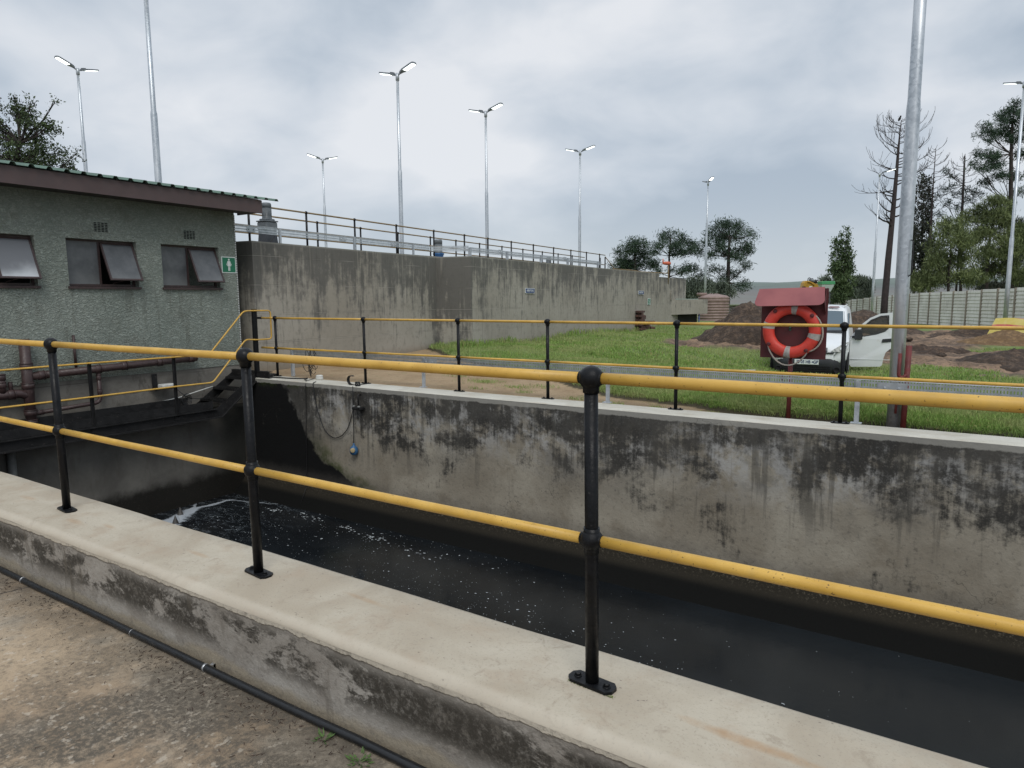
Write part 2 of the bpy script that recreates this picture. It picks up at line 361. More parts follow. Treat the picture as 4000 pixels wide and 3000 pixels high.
def concrete_tank():
    t = NT('tank_wall_concrete', .9)
    x, y, z = t.xyz()[:3]
    c = t.mix(t.mr(t.noise(.5, 5, .6), .3, .7), (.285, .260, .215), (.36, .335, .285))
    c = t.mix(t.mr(t.noise(9, 5, .7), .48, .72, 0, .5), c, (.17, .155, .13))
    st = t.noise(4.2, 6, .62, .15, v=t.vec((1, 1, .16))); st2 = t.noise(13, 5, .65, v=t.vec((1, 1, .10), loc=(3, 0, 0))); bl = t.noise(1.6, 7, .75, v=t.vec(loc=(0, 5, 2)))
    m = t.math('ADD', t.math('ADD', t.math('MULTIPLY', st, .34), t.math('MULTIPLY', st2, .22)), t.math('MULTIPLY', bl, .44))
    m = t.math('ADD', m, t.mr(z, .5, 2.35, -.10, .085, smooth=False))
    m = t.math('ADD', m, t.mr(y, 13.5, 13.6, .012, -.018)); m = t.math('ADD', m, t.math('MULTIPLY', t.mr(y, 12.9, 13.3), t.mr(y, 13.62, 13.56, 0, .10)))
    c = t.mix(t.mr(m, .45, .57, 0, .80), c, (.080, .079, .074))
    c = t.mix(t.math('MULTIPLY', t.mr(st2, .55, .66, 0, .4), t.mr(z, 0, 1.2, .3, 1)), c, (.085, .08, .07))
    # pale efflorescence streaks
    s3 = t.noise(7, 3, .5, v=t.vec((1, 1, .05), loc=(0, 11, 0))); c = t.mix(t.math('MULTIPLY', t.mr(s3, .62, .68, 0, .35), t.mr(z, .4, 1.2)), c, (.34, .315, .26))
    # formwork joints
    wob = t.math('MULTIPLY', t.noise(1.3, 2), .02)
    fz = t.math('ABSOLUTE', t.math('SUBTRACT', t.math('FRACT', t.math('DIVIDE', t.math('ADD', t.math('ADD', z, wob), .27), .52)), .5))
    c = t.mix(t.math('MULTIPLY', t.mr(fz, .0, .02, .55, 0), t.mr(t.noise(.9, 3, v=t.vec(loc=(0, 0, 3))), .42, .56)), c, (.36, .34, .3))
    fz2 = t.math('ABSOLUTE', t.math('SUBTRACT', fz, .025)); c = t.mix(t.math('MULTIPLY', t.mr(fz2, .0, .01, .6, 0), t.mr(t.noise(1.1, 3, v=t.vec(loc=(0, 4, 3))), .47, .56)), c, (.07, .065, .055))
    fy = t.math('ABSOLUTE', t.math('SUBTRACT', t.math('FRACT', t.math('DIVIDE', y, 1.22)), .5))
    c = t.mix(t.math('MULTIPLY', t.mr(fy, .0, .012, .5, 0), t.mr(t.noise(.7, 3, v=t.vec(loc=(0, 2, 9))), .42, .56)), c, (.10, .095, .08))
    c = t.mix(t.mr(y, 13.3, 13.42, 0, 1) if False else t.mr(z, 2.27, 2.30, 0, .5), c, (.34, .33, .29))
    c = t.mix(t.mr(z, .22, -.02, 0, .6), c, (.20, .155, .105))
    t.col(c); t.bump(t.math('ADD', t.noise(16, 5, .7), t.math('MULTIPLY', fz, 1.0)), .3, .012); return t.m
def stucco():
    t = NT('green_textured_plaster', .85)
    x, y, z = t.xyz()[:3]
    c = t.mix(t.mr(t.noise(1.1, 5, .6), .3, .7), (.285, .320, .280), (.36, .392, .345))
    c = t.mix(t.mr(t.noise(2.6, 5, .7, v=t.vec(loc=(4, 4, 0))), .52, .70, 0, .5), c, (.20, .20, .165))
    h = t.noise(24, 3, .6, 1.1, v=t.vec((1, 1, 1.5))); c = t.mix(t.mr(h, .40, .62, .38, 0), c, (.055, .075, .06))
    c = t.mix(t.mr(h, .62, .75, 0, .35), c, (.32, .36, .32))
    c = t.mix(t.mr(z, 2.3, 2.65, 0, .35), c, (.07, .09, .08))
    c = t.mix(t.math('MULTIPLY', t.mr(t.noise(6, 5, .65, v=t.vec((1, 1, .14))), .50, .66, 0, .5), t.math('MULTIPLY', t.mr(z, 1.5, 1.42), t.mr(z, .1, .9, .35, 1))), c, (.12, .125, .10))
    c = t.mix(t.mr(z, .75, .2, 0, .35), c, (.15, .155, .125))
    t.col(c); t.bump(t.mr(h, .35, .7), .9, .016); return t.m
def plinth():
    t = NT('plinth_plaster', .9)
    x, y, z = t.xyz()[:3]
    c = t.mix(t.mr(t.noise(2, 6, .68, .4), .3, .7), (.115, .105, .09), (.20, .185, .16))
    c = t.mix(t.mr(t.noise(5, 5, .7, v=t.vec((1, 1, .5))), .53, .66, 0, .7), c, (.07, .062, .052))
    b = t.n('ShaderNodeTexBrick'); t.set(b.inputs['Vector'], t.vec(rot=(R(90), 0, R(90))))
    b.inputs['Scale'].default_value = 1; b.inputs['Brick Width'].default_value = .23; b.inputs['Row Height'].default_value = .085; b.inputs['Mortar Size'].default_value = .006
    c = t.mix(t.math('MULTIPLY', b.outputs['Fac'], t.mr(t.noise(1.7, 4), .45, .6, .1, .6)), c, (.045, .04, .035))
    t.col(c); t.bump(t.noise(30, 5, .7), .4, .01); return t.m
M['patio'] = concrete_patio(); M['near_top'] = concrete_near(True); M['near_side'] = concrete_near(False)
M['far_wall'] = concrete_far(); M['end_wall'] = concrete_end(); M['coping'] = concrete_coping(); M['tank'] = concrete_tank()
M['stucco'] = stucco(); M['plinth'] = plinth()

# ------------------------------------------------------------------ world and sun
SUN_EL, SUN_AZ = R(50), R(138)
W = bpy.data.worlds.new('World'); S.world = W; W.use_nodes = True
wt = W.node_tree; wt.nodes.clear()
def WN(a): return wt.nodes.new(a)
sky = WN('ShaderNodeTexSky'); sky.sky_type = 'NISHITA'; sky.sun_disc = False; sky.sun_elevation = SUN_EL; sky.sun_rotation = SUN_AZ
b1 = WN('ShaderNodeBackground'); wt.links.new(sky.outputs[0], b1.inputs[0]); b1.inputs[1].default_value = .08
tc = WN('ShaderNodeTexCoord'); mp = WN('ShaderNodeMapping'); wt.links.new(tc.outputs['Generated'], mp.inputs[0])
mp.inputs['Scale'].default_value = (1.0, 1.0, 2.0); mp.inputs['Location'].default_value = (.35, .1, .0)
def wnoise(sc, det, ro, dist, loc):
    m = WN('ShaderNodeMapping'); wt.links.new(mp.outputs[0], m.inputs[0]); m.inputs['Location'].default_value = loc
    n = WN('ShaderNodeTexNoise'); wt.links.new(m.outputs[0], n.inputs[0]); n.inputs['Scale'].default_value = sc; n.inputs['Detail'].default_value = det
    n.inputs['Roughness'].default_value = ro; n.inputs['Distortion'].default_value = dist; return n.outputs['Fac']
def wmath(op, a, b, clamp=False):
    n = WN('ShaderNodeMath'); n.operation = op; n.use_clamp = clamp
    for i, q in enumerate((a, b)):
        if isinstance(q, bpy.types.NodeSocket): wt.links.new(q, n.inputs[i])
        else: n.inputs[i].default_value = q
    return n.outputs[0]
n1 = wnoise(2.1, 5, .46, .2, (0, 0, 0)); n2 = wnoise(6.5, 5, .55, .4, (3, 1, 2))
fac = wmath('ADD', wmath('MULTIPLY', n1, .82), wmath('MULTIPLY', n2, .18))
rp = WN('ShaderNodeValToRGB'); wt.links.new(fac, rp.inputs[0]); e = rp.color_ramp.elements
for i, (p, c) in enumerate(((.42, (.44, .515, .605)), (.485, (.56, .625, .705)), (.54, (.67, .72, .785)), (.62, (.82, .845, .885)))):
    q = e[i] if i < 2 else e.new(p)
    q.position = p; q.color = (*c, 1)
sx = WN('ShaderNodeSeparateXYZ'); wt.links.new(tc.outputs['Generated'], sx.inputs[0])
mrg = WN('ShaderNodeMapRange'); wt.links.new(sx.outputs[2], mrg.inputs[0]); mrg.interpolation_type = 'SMOOTHSTEP'
for i, q in ((1, .42), (2, .85), (3, 1.0), (4, 1.6)): mrg.inputs[i].default_value = q
# paler towards the horizon
mh = WN('ShaderNodeMapRange'); wt.links.new(sx.outputs[2], mh.inputs[0]); mh.interpolation_type = 'SMOOTHSTEP'
for i, q in ((1, .0), (2, .17), (3, .55), (4, 0.0)): mh.inputs[i].default_value = q
mx = WN('ShaderNodeMix'); mx.data_type = 'RGBA'; wt.links.new(mh.outputs[0], mx.inputs[0]); wt.links.new(rp.outputs[0], mx.inputs[6]); mx.inputs[7].default_value = (.70, .745, .765, 1)
b2 = WN('ShaderNodeBackground'); wt.links.new(mx.outputs[2], b2.inputs[0]); wt.links.new(mrg.outputs[0], b2.inputs[1])
ms = WN('ShaderNodeMixShader'); ms.inputs[0].default_value = .93; wt.links.new(b1.outputs[0], ms.inputs[1]); wt.links.new(b2.outputs[0], ms.inputs[2])
wo = WN('ShaderNodeOutputWorld'); wt.links.new(ms.outputs[0], wo.inputs[0])
sl = bpy.data.lights.new('sun', 'SUN'); sl.energy = 1.5; sl.angle = R(30); sl.color = (1, .965, .91)
so = bpy.data.objects.new('sun', sl); COL.objects.link(so)
# Nishita rotation is measured clockwise from +Y when seen from above
sd = Vector((math.sin(SUN_AZ)*math.cos(SUN_EL), math.cos(SUN_AZ)*math.cos(SUN_EL), math.sin(SUN_EL)))
so.rotation_euler = sd.to_track_quat('Z', 'Y').to_euler(); so.location = (0, -5, 30)

# ------------------------------------------------------------------ ground heights
CTRL = [(-9.5, 7.6, -.02), (-7, 7.6, -.02), (-5, 7.6, -.03), (-2.7, 7.6, -.04), (-1.5, 7.6, -.09), (0, 7.6, -.14), (3, 7.6, -.16), (6, 8, -.12), (-10, 10.5, .0), (-10, 13.5, .06), (-10.3, 20, .07), (-10.6, 29, .07),
        (-6, 11, .03), (-4, 10, .0), (-2.5, 9.5, -.08), (0, 9.6, -.15), (3, 9.6, -.2), (-7.5, 16, .0), (-4.5, 14, -.2), (-2.6, 16, -.6), (-1.2, 14.5, -.55), (-2.0, 18, -.6), (-5.7, 21, -.2), (1, 13, -.35), (4, 13, -.4),
        (2, 20, -.55), (6, 20, -.55), (-1, 25, -.6), (3, 31, -.55), (8, 30, -.5), (2.6, 42.4, -.45), (3.7, 39.6, -.42), (-1.2, 51.5, -.55), (-4.4, 59.6, -.8), (-10, 74, -1.3), (-13, 45, -.17), (-11.7, 35, .0), (-6, 40, -.4), (12, 40, -.4), (20, 25, -.3), (30, 60, -.4), (-30, 60, -.6), (15, 10, -.2)]
CA = np.array(CTRL)
def gz(X, Y):
    X = np.asarray(X, float); Y = np.asarray(Y, float); sh = X.shape; x = X.ravel(); y = Y.ravel(); out = np.empty_like(x)
    for i in range(0, len(x), 20000):
        a = x[i:i+20000, None]-CA[None, :, 0]; b = y[i:i+20000, None]-CA[None, :, 1]
        w = 1/(a*a+b*b+.15)**1.6; out[i:i+20000] = (w*CA[None, :, 2]).sum(1)/w.sum(1)
    d = np.clip((y-75)/500, 0, 1); out = out*(1-np.clip((y-75)/40, 0, 1))-2.5*np.clip((y-75)/60, 0, 1)
    return out.reshape(sh)
EDGE = np.array([(-14, 15), (-10.6, 12.75), (-9.3, 11.8), (-7, 10.35), (-5, 9.05), (-4.2, 8.48), (-3.3, 8.05), (-2.6, 7.90), (-1.9, 7.82), (-.6, 7.80), (.6, 7.86), (3, 7.90), (8, 7.8), (60, 8)])
def edge(X): return np.interp(X, EDGE[:, 0], EDGE[:, 1])
def vnoise(x, y, sc, seed=0):
    rr = np.random.default_rng(seed); T = rr.random((256, 256)); fx = np.asarray(x)*sc; fy = np.asarray(y)*sc
    ix = np.floor(fx).astype(int); iy = np.floor(fy).astype(int); tx = fx-ix; ty = fy-iy; tx = tx*tx*(3-2*tx); ty = ty*ty*(3-2*ty)
    g = lambda a, b: T[a % 256, b % 256]
    return (g(ix, iy)*(1-tx)+g(ix+1, iy)*tx)*(1-ty)+(g(ix, iy+1)*(1-tx)+g(ix+1, iy+1)*tx)*ty
def vf(x, y, sc, seed=0, o=4): return sum(vnoise(x, y, sc*2**k, seed+k)*.5**k for k in range(o))/sum(.5**k for k in range(o))
def dirtmask(X, Y):
    """bare churned soil on the right-hand side and the dry strip behind the coping"""
    n = vf(X, Y, .5, 11)-.5; e = edge(X)+(vf(X, Y, 2.2, 5)-.5)*.35
    strip = np.clip((e-Y)/.06+.5, 0, 1)
    def blob(cx, cy, rx, ry, rot=0):
        c, s = math.cos(rot), math.sin(rot); a = ((X-cx)*c+(Y-cy)*s)/rx; b = (-(X-cx)*s+(Y-cy)*c)/ry
        return 1-np.sqrt(a*a+b*b)+n*.9
    m = np.maximum.reduce([blob(.0, 22.3, 2.8, 3.4), blob(3.4, 19.0, 2.9, 3.0, -.2), blob(2.2, 24.5, 2.2, 1.6), blob(-.6, 27.5, 2.2, 2.6), blob(-1.4, 33, 2.6, 4.0), blob(1.4, 34, 3.4, 3.2), blob(5.5, 34.5, 3.8, 2.6), blob(-5.8, 21, 2.1, 2.0), blob(1.2, 9.6, 1.5, .28)])
    return strip, np.clip(m*5, 0, 1)
def ground_z(X, Y):
    st, dm = dirtmask(X, Y)
    z = gz(X, Y)+(1-st)*(.055+.05*np.clip((X+3)/2, 0, 1))*np.clip((45-Y)/10, 0, 1)
    z = z+dm*((vf(X, Y, 1.6, 21, 5)-.45)*.42*np.clip((Y-12)/3, 0, 1)) + (vf(X, Y, 3, 31)-.5)*.02
    return z, st, dm
xs = np.concatenate([np.linspace(-200, -16, 16)[:-1], np.linspace(-16, 14, 230), np.linspace(14, 400, 24)[1:]])
ys = np.concatenate([np.linspace(7.44, 14, 110)[:-1], np.linspace(14, 45, 190)[:-1], np.linspace(45, 110, 60)[:-1], np.linspace(110, 420, 12)])
XX, YY = np.meshgrid(xs, ys); ZZ, ST, DM = ground_z(XX, YY)
nx, ny = len(xs), len(ys); idx = np.arange(nx*ny).reshape(ny, nx)
Fq = np.stack([idx[:-1, :-1], idx[:-1, 1:], idx[1:, 1:], idx[1:, :-1]], -1).reshape(-1, 4)
t = NT('grass_ground', .95)
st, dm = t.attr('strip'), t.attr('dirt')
gn = t.noise(.7, 5, .65, .3); g = t.mix(t.mr(gn, .35, .65), (.155, .205, .050), (.225, .285, .085))
g = t.mix(t.mr(t.noise(1.9, 5, .7, v=t.vec(loc=(3, 3, 0))), .50, .68, 0, .7), g, (.20, .185, .070))
g = t.mix(t.mr(t.noise(26, 4, .8, v=t.vec((1, .6, 1))), .44, .62, .55, 0), g, (.045, .072, .016))
g = t.mix(t.mr(t.noise(45, 3, .8, v=t.vec((1, .6, 1), loc=(2, 2, 2))), .58, .70, 0, .5), g, (.20, .26, .075))
sc = t.mix(t.mr(t.noise(1.4, 6, .68, .4), .3, .7), (.30, .205, .115), (.40, .29, .175))
sc = t.mix(t.mr(t.noise(12, 5, .75), .5, .7, 0, .6), sc, (.19, .125, .07))
sc = t.mix(t.mr(t.noise(5, 4, .7, v=t.vec(loc=(8, 1, 0))), .60, .68, 0, .55), sc, (.13, .155, .05))
x, y, z = t.xyz()[:3]
sc = t.mix(t.mr(x, -1.6, -.4, 0, .85), sc, (.050, .034, .023))
dc = t.mix(t.mr(t.noise(1.1, 6, .7, .4), .35, .65), (.10, .068, .048), (.31, .205, .13))
dc = t.mix(t.mr(t.noise(9, 5, .75), .48, .66, 0, .8), dc, (.035, .026, .021))
dc = t.mix(t.mr(t.noise(30, 3, .7), .68, .74, 0, .7), dc, (.30, .25, .19))
c = t.mix(dm, g, dc); c = t.mix(st, c, sc); c = t.mix(t.mr(t.math('ABSOLUTE', t.math('SUBTRACT', st, .5)), .25, .5, .85, 0), c, (.028, .022, .012))  # sod edge band: dark soil with the step's shadow painted in
far = t.mr(y, 90, 200); c = t.mix(far, c, (.17, .19, .13))
t.col(c); t.bump(t.math('ADD', t.noise(20, 5, .75), t.math('MULTIPLY', t.noise(5, 4), t.math('ADD', dm, .3))), .7, .05)
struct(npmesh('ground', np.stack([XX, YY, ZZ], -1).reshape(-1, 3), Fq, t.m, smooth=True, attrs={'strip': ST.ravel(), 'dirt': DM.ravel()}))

# hills on the horizon
def hill(name, pts, yb, colr, seed, depth=700):
    hx = np.linspace(-2600, 1400, 260); rows = 26; V = []
    top = np.interp(hx, [p[0] for p in pts], [p[1] for p in pts])
    for j in range(rows):
        q = j/(rows-1); prof = math.sin(q*PI/2)**1.1
        V.append(np.stack([hx, np.full_like(hx, yb+q*depth), -4+(top+4)*prof+(vf(hx, np.full_like(hx, q*8), .02, seed)-.5)*5*prof], -1))
    V = np.concatenate(V); ii = np.arange(rows*260).reshape(rows, 260)
    FF = np.stack([ii[:-1, :-1], ii[:-1, 1:], ii[1:, 1:], ii[1:, :-1]], -1).reshape(-1, 4)
    return struct(npmesh(name, V, FF, colr, smooth=True))
t = NT('hill_fields', 1)
x, y, z = t.xyz()[:3]
h = t.math('ADD', z, t.math('MULTIPLY', t.noise(.006, 4, v=t.vec((1, 1, .3))), 9))
c = t.ramp(t.mr(h, -1, 28, smooth=False), [(0, (.12, .13, .06)), (.16, (.15, .125, .095)), (.42, (.125, .11, .095)), (.55, (.085, .10, .08)), (.66, (.095, .125, .09)), (.85, (.115, .15, .115)), (1, (.09, .12, .10))])
c = t.mix(t.mr(t.noise(.02, 5, .6, v=t.vec((1, 3, 3))), .45, .65, 0, .5), c, (.15, .165, .14))
c = t.mix(t.mr(t.noise(.09, 4, .7, v=t.vec((1, .5, 3))), .60, .68, 0, .5), c, (.10, .125, .10))
c = t.mix(.20, c, (.26, .30, .33)); t.col(c)  # distance haze mixed into the hill colour
hill('hills', [(-2600, 20), (-1200, 21), (-700, 22), (-500, 22), (-350, 23), (-200, 24), (0, 25.5), (300, 27), (1400, 28)], 400, t.m, 3)

# ------------------------------------------------------------------ patio, near wall, channel
def cube(name, lo, hi, mat, bev=0): return MB().box(lo, hi, bev).build(name, mat)
struct(cube('patio', (-26, -14, -1.0), (16, 1.64, -.364), M['patio']))
# near wall: top and weathered side as two parts, softly rounded arris, slightly wavy
root = thing('channel_wall', 'long low concrete wall with pale worn top in the foreground, black algae on its side', 'wall', (-2, 1.885, -.41))
L = np.arange(-16, 9, .12)
def sweep(prof, mat, name, wob=.006, par=None):
    V = []; n = len(prof)
    for xq in L:
        for k, (yy, zz) in enumerate(prof):
            V.append((xq, yy+wob*(fbm(xq*1.3, k*.7+yy*3)), zz+wob*.6*fbm(xq*.9, 5+k*.3)*(1 if zz > -.3 else 0)))
    ii = np.arange(len(L)*n).reshape(len(L), n)
    FF = np.stack([ii[:-1, :-1], ii[:-1, 1:], ii[1:, 1:], ii[1:, :-1]], -1).reshape(-1, 4)
    return npmesh(name, V, FF, mat, par, smooth=True)
sweep([(1.652, -.034), (1.656, -.022), (1.665, -.010), (1.680, -.002), (1.70, .0), (1.8, .002), (1.9, .001), (2.0, .0), (2.085, -.001), (2.100, -.008), (2.106, -.03)], M['near_top'], 'wall_top', par=root)
sweep([(1.66, -.56), (1.664, -.41), (1.663, -.3), (1.660, -.2), (1.658, -.1), (1.652, -.034)], M['near_side'], 'wall_side', par=root)
sweep([(2.106, -.03), (2.106, -1.0), (2.106, -2.5)], M['end_wall'], 'inner_face', par=root)
# far wall
root = thing('retaining_wall', 'tall stained concrete wall on the far side of the channel with a pale coping', 'wall', (-4, 7.25, -2.5))
LX = np.arange(-9.95, 9, .15)
def sweep2(prof, mat, name, par, wob=.006):
    V = []; n = len(prof)
    for xq in LX:
        for k, (yy, zz) in enumerate(prof): V.append((xq, yy+wob*fbm(xq*1.1, k*.5), zz))
    ii = np.arange(len(LX)*n).reshape(len(LX), n)
    FF = np.stack([ii[:-1, :-1], ii[:-1, 1:], ii[1:, 1:], ii[1:, :-1]], -1).reshape(-1, 4)
    return npmesh(name, V, FF, mat, par, smooth=True)
sweep2([(6.62, -2.05), (6.80, -1.90), (6.93, -1.80), (7.0, -1.70), (7.03, -1.60), (7.045, -1.4), (7.05, -1.0), (7.05, -.5), (7.05, -.1), (7.052, -.012)], M['far_wall'], 'wall_face', root)
sweep2([(7.052, -.012), (7.06, -.003), (7.075, 0), (7.25, .002), (7.42, 0), (7.442, -.006), (7.45, -.03), (7.45, -.6)], M['coping'], 'coping', root)
# end wall below the walkway
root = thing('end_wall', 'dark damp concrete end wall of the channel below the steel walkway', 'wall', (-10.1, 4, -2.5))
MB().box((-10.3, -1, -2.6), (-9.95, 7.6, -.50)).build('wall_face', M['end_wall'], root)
# water
t = NT('dark_channel_water', .10, 0, .5)
x, y, z = t.xyz()[:3]
c = t.mix(t.mr(t.noise(1.2, 4), .3, .7), (.006, .0075, .0092), (.0125, .0150, .0175))
c = t.mix(t.mr(x, -3.5, 0, 0, .6), c, (.021, .025, .028))  # sheen towards the right painted as a lighter water colour
f1 = t.noise(34, 3, .75, v=t.vec((1, 1.8, 1))); fz = t.math('MULTIPLY', t.mr(x, -7.3, -8.6), t.mr(t.noise(1.6, 4, .6), .36, .56))
c = t.mix(t.math('MULTIPLY', t.mr(f1, .62, .70, 0, .6), fz), c, (.10, .115, .14))
wv = t.noise(2.2, 5, .65, 1.4, v=t.vec((.5, 1.4, 1), rot=(0, 0, R(30)))); wl = t.mr(t.math('ABSOLUTE', t.math('SUBTRACT', wv, .5)), .0, .022, 1, 0)
c = t.mix(t.math('MULTIPLY', t.math('MULTIPLY', wl, t.mr(t.noise(9, 4, .7), .40, .58)), t.math('MULTIPLY', t.mr(x, -7.4, -8.8), .35)), c, (.30, .34, .37))
# the flowing foam tongue
for (px0, py0, px1, py1, w0, w1, k) in ((-9.25, 5.0, -9.70, 5.95, .34, .12, 1.0), (-9.70, 5.90, -9.62, 6.5, .085, .05, .9), (-9.62, 6.45, -8.8, 6.75, .035, .02, .6), (-9.68, 5.85, -9.90, 6.05, .05, .03, .8)):
    dx, dy = px1-px0, py1-py0; Ls = math.hypot(dx, dy); ux, uy = dx/Ls, dy/Ls
    s_ = t.math('ADD', t.math('MULTIPLY', t.math('SUBTRACT', x, px0), ux), t.math('MULTIPLY', t.math('SUBTRACT', y, py0), uy))
    d_ = t.math('ADD', t.math('MULTIPLY', t.math('SUBTRACT', x, px0), -uy), t.math('MULTIPLY', t.math('SUBTRACT', y, py0), ux))
    d_ = t.math('ADD', d_, t.math('MULTIPLY', t.math('SUBTRACT', t.noise(3.5, 4), .5), .28))
    w_ = t.mr(s_, 0, Ls, w0, w1, smooth=False); q = t.math('DIVIDE', t.math('ABSOLUTE', d_), w_)
    q = t.math('ADD', q, t.math('MULTIPLY', t.noise(16, 4, .7), .9))
    mk = t.math('MULTIPLY', t.mr(q, .9, 1.35, k, 0), t.math('MULTIPLY', t.mr(s_, -.25, .0), t.mr(s_, Ls+.1, Ls-.05)))
    c = t.mix(mk, c, (.46, .50, .54))
t.col(c); t.bump(t.math('ADD', t.noise(5, 4, .6, .6), t.math('MULTIPLY', t.noise(18, 3), .35)), .10, .02)
t.rough(t.mr(t.noise(2, 3), .35, .65, .10, .22))
struct(cube('water', (-9.97, 2.0, -2.3), (9, 7.06, -1.94), t.m))
# foam flecks drifting on the water
V, Fc = [], []
def fleck(x, y, r):
    n = 6; k = len(V); a0 = random.random()*6; s = random.uniform(.5, 1)
    for i in range(n):
        q = r*random.uniform(.5, 1.1); a = a0+2*PI*i/n; V.append((x+q*math.cos(a), y+q*s*math.sin(a), -1.937))
    Fc.append(tuple(range(k, k+n)))
def scat(n, fx, fy, r0, r1):
    for _ in range(n):
        x, y = fx(), fy()
        if -9.8 < x < 4 and 2.2 < y < 6.75: fleck(x, y, r0*(r1/r0)**(random.random()**2.2))
G = random.gauss
scat(420, lambda: G(-6.2, 1.4), lambda: G(5.1, .9), .003, .015)
scat(150, lambda: G(-6.4, 1.4), lambda: G(6.45, .2), .005, .026)
scat(330, lambda: G(-3.5, .8), lambda: G(5.0, .45), .004, .018)
scat(110, lambda: G(-2.1, .22), lambda: G(5.15, .13), .005, .013)
scat(300, lambda: G(-2.4, 1.6), lambda: G(4.6, .8), .003, .008)
scat(1100, lambda: G(-5.2, 1.6), lambda: G(4.9, 1.0), .003, .008)
scat(420, lambda: G(-8.4, .8), lambda: G(5.6, .7), .003, .016)
for cx, cy, n in ((-6.35, 6.42, 16), (-5.6, 6.35, 8), (-7.0, 6.5, 12), (-5.3, 6.2, 5), (-8.6, 6.5, 16), (-7.9, 6.6, 16)):
    for _ in range(n): fleck(cx+G(0, .12), cy+G(0, .035), random.uniform(.010, .028))
mb = MB(); mb.v = V; mb.f = Fc; mb.sm = [False]*len(Fc)
fo = paint('foam', (.46, .49, .50), .8, var=.55, scale=9)
tag(mb.build('foam_flecks', fo), 'small pale foam flecks floating on the black water', 'foam', kind='stuff')
mb = MB(); k0 = len(mb.v)
leafm = paint('fallen_leaf', (.42, .26, .09), .7, var=.3)
for i, (x, y, r, lab) in enumerate(((-2.88, 4.72, .035, 'tan fallen leaf floating on the black water, the larger one'), (-2.47, 4.20, .018, 'small orange leaf scrap floating on the water nearer the camera'), (-4.72, 5.28, .030, 'yellow leaf floating on the water in the middle of the channel'))):
    m2 = MB(); m2.add([(x+r*1.1*math.cos(a+i), y+r*.8*math.sin(a+i)*(.6 if k % 2 else 1), -1.934+(.01 if k % 2 else 0)) for k, a in enumerate(np.linspace(0, 2*PI, 7)[:-1])], [tuple(range(6))])
    tag(m2.build('leaf', leafm), lab, 'leaf')

# ------------------------------------------------------------------ handrails
def rail_tube(p0, p1, r, seg=.35, wob=.0015):
    p0, p1 = Vector(p0), Vector(p1); n = max(2, int((p1-p0).length/seg)); pts = []
    for i in range(n+1):
        p = p0.lerp(p1, i/n); pts.append(p+Vector((0, wob*fbm(p.x*2, p.y*2, 3), wob*fbm(p.x*2, p.y*2, 9))))
    return pts
def baseplate(par, p, ex, lx=.083, ly=.033, mat='black_paint', n_b=2):
    o = Vector(p); ex = Vector(ex); ey = Vector((-ex.y, ex.x, 0)); q = []
    for a, b in ((-1, -.45), (-.8, -1), (.8, -1), (1, -.45), (1, .45), (.8, 1), (-.8, 1), (-1, .45)): q.append((a*lx, b*ly))
    bp = MB().prism(q, o+Vector((0, 0, .001)), ex, ey, (0, 0, .011)).build('base_plate', M[mat], par)
    for s in (-1, 1):
        mb = MB(); c0 = o+ex*(s*lx*.66)
        mb.lathe([(.0001, .012), (.0135, .012), (.0135, .014), (.0001, .014)], c0, n=14)
        mb.lathe([(.0098, .014), (.0098, .022), (.008, .0235)], c0, n=6, smooth=False)
        mb.build('bolt', M[mat], bp)
    return bp
def knuckle(c, r, ax, rr):
    """cast ball fitting with short collars on the post and along the rail"""
    mb = MB(); c = Vector(c); mb.ball(c, r*1.10, 22)
    mb.tube([c-Vector(ax)*(r*1.10), c+Vector(ax)*(r*1.10)], rr*1.13, 16)
    mb.tube([c+Vector((0, 0, -r*1.30)), c], r*.72, 16); return mb
root = thing('handrail', 'foreground handrail of two thick yellow rails on black ball-jointed posts', 'handrail', (-2.6, 1.885, 0))
PX = [-6.2, -4.44, -2.62, -.915, .86, 2.6]
top_z, mid_z = 1.008, .490
rng = random.Random(3)
for i, x in enumerate(PX):
    lean = .012
    xt = x-lean
    po = MB().tube([(x, 1.885, .005), (x-lean*.5, 1.885, .5), (xt, 1.885, .985)], .0218, 20).build('post', M['black_paint'], root)
    baseplate(root, (x, 1.885, 0), (math.cos(R(-6)), math.sin(R(-6)), 0))
    MB.build(knuckle((xt, 1.885, top_z), .0355, (1, 0, 0), .0175), 'ball_joint', M['black_paint'], root)
    k = knuckle((x-lean*.5, 1.885, mid_z), .0335, (1, 0, 0), .0175); k.tube([(x-lean*.5, 1.885, mid_z), (x-lean*.5, 1.885, mid_z+.040)], .026, 16)
    k.build('ball_joint', M['black_paint'], root)
for nm, z in (('top_rail', top_z), ('mid_rail', mid_z)):
    mb = MB()
    for a, b in zip(PX[:-1], PX[1:]): mb.tube(rail_tube((a-.012+.02, 1.885, z), (b-.012-.02, 1.885, z-.002), .0178), .0178, 20)
    mb.build(nm, M['yellow'], root)
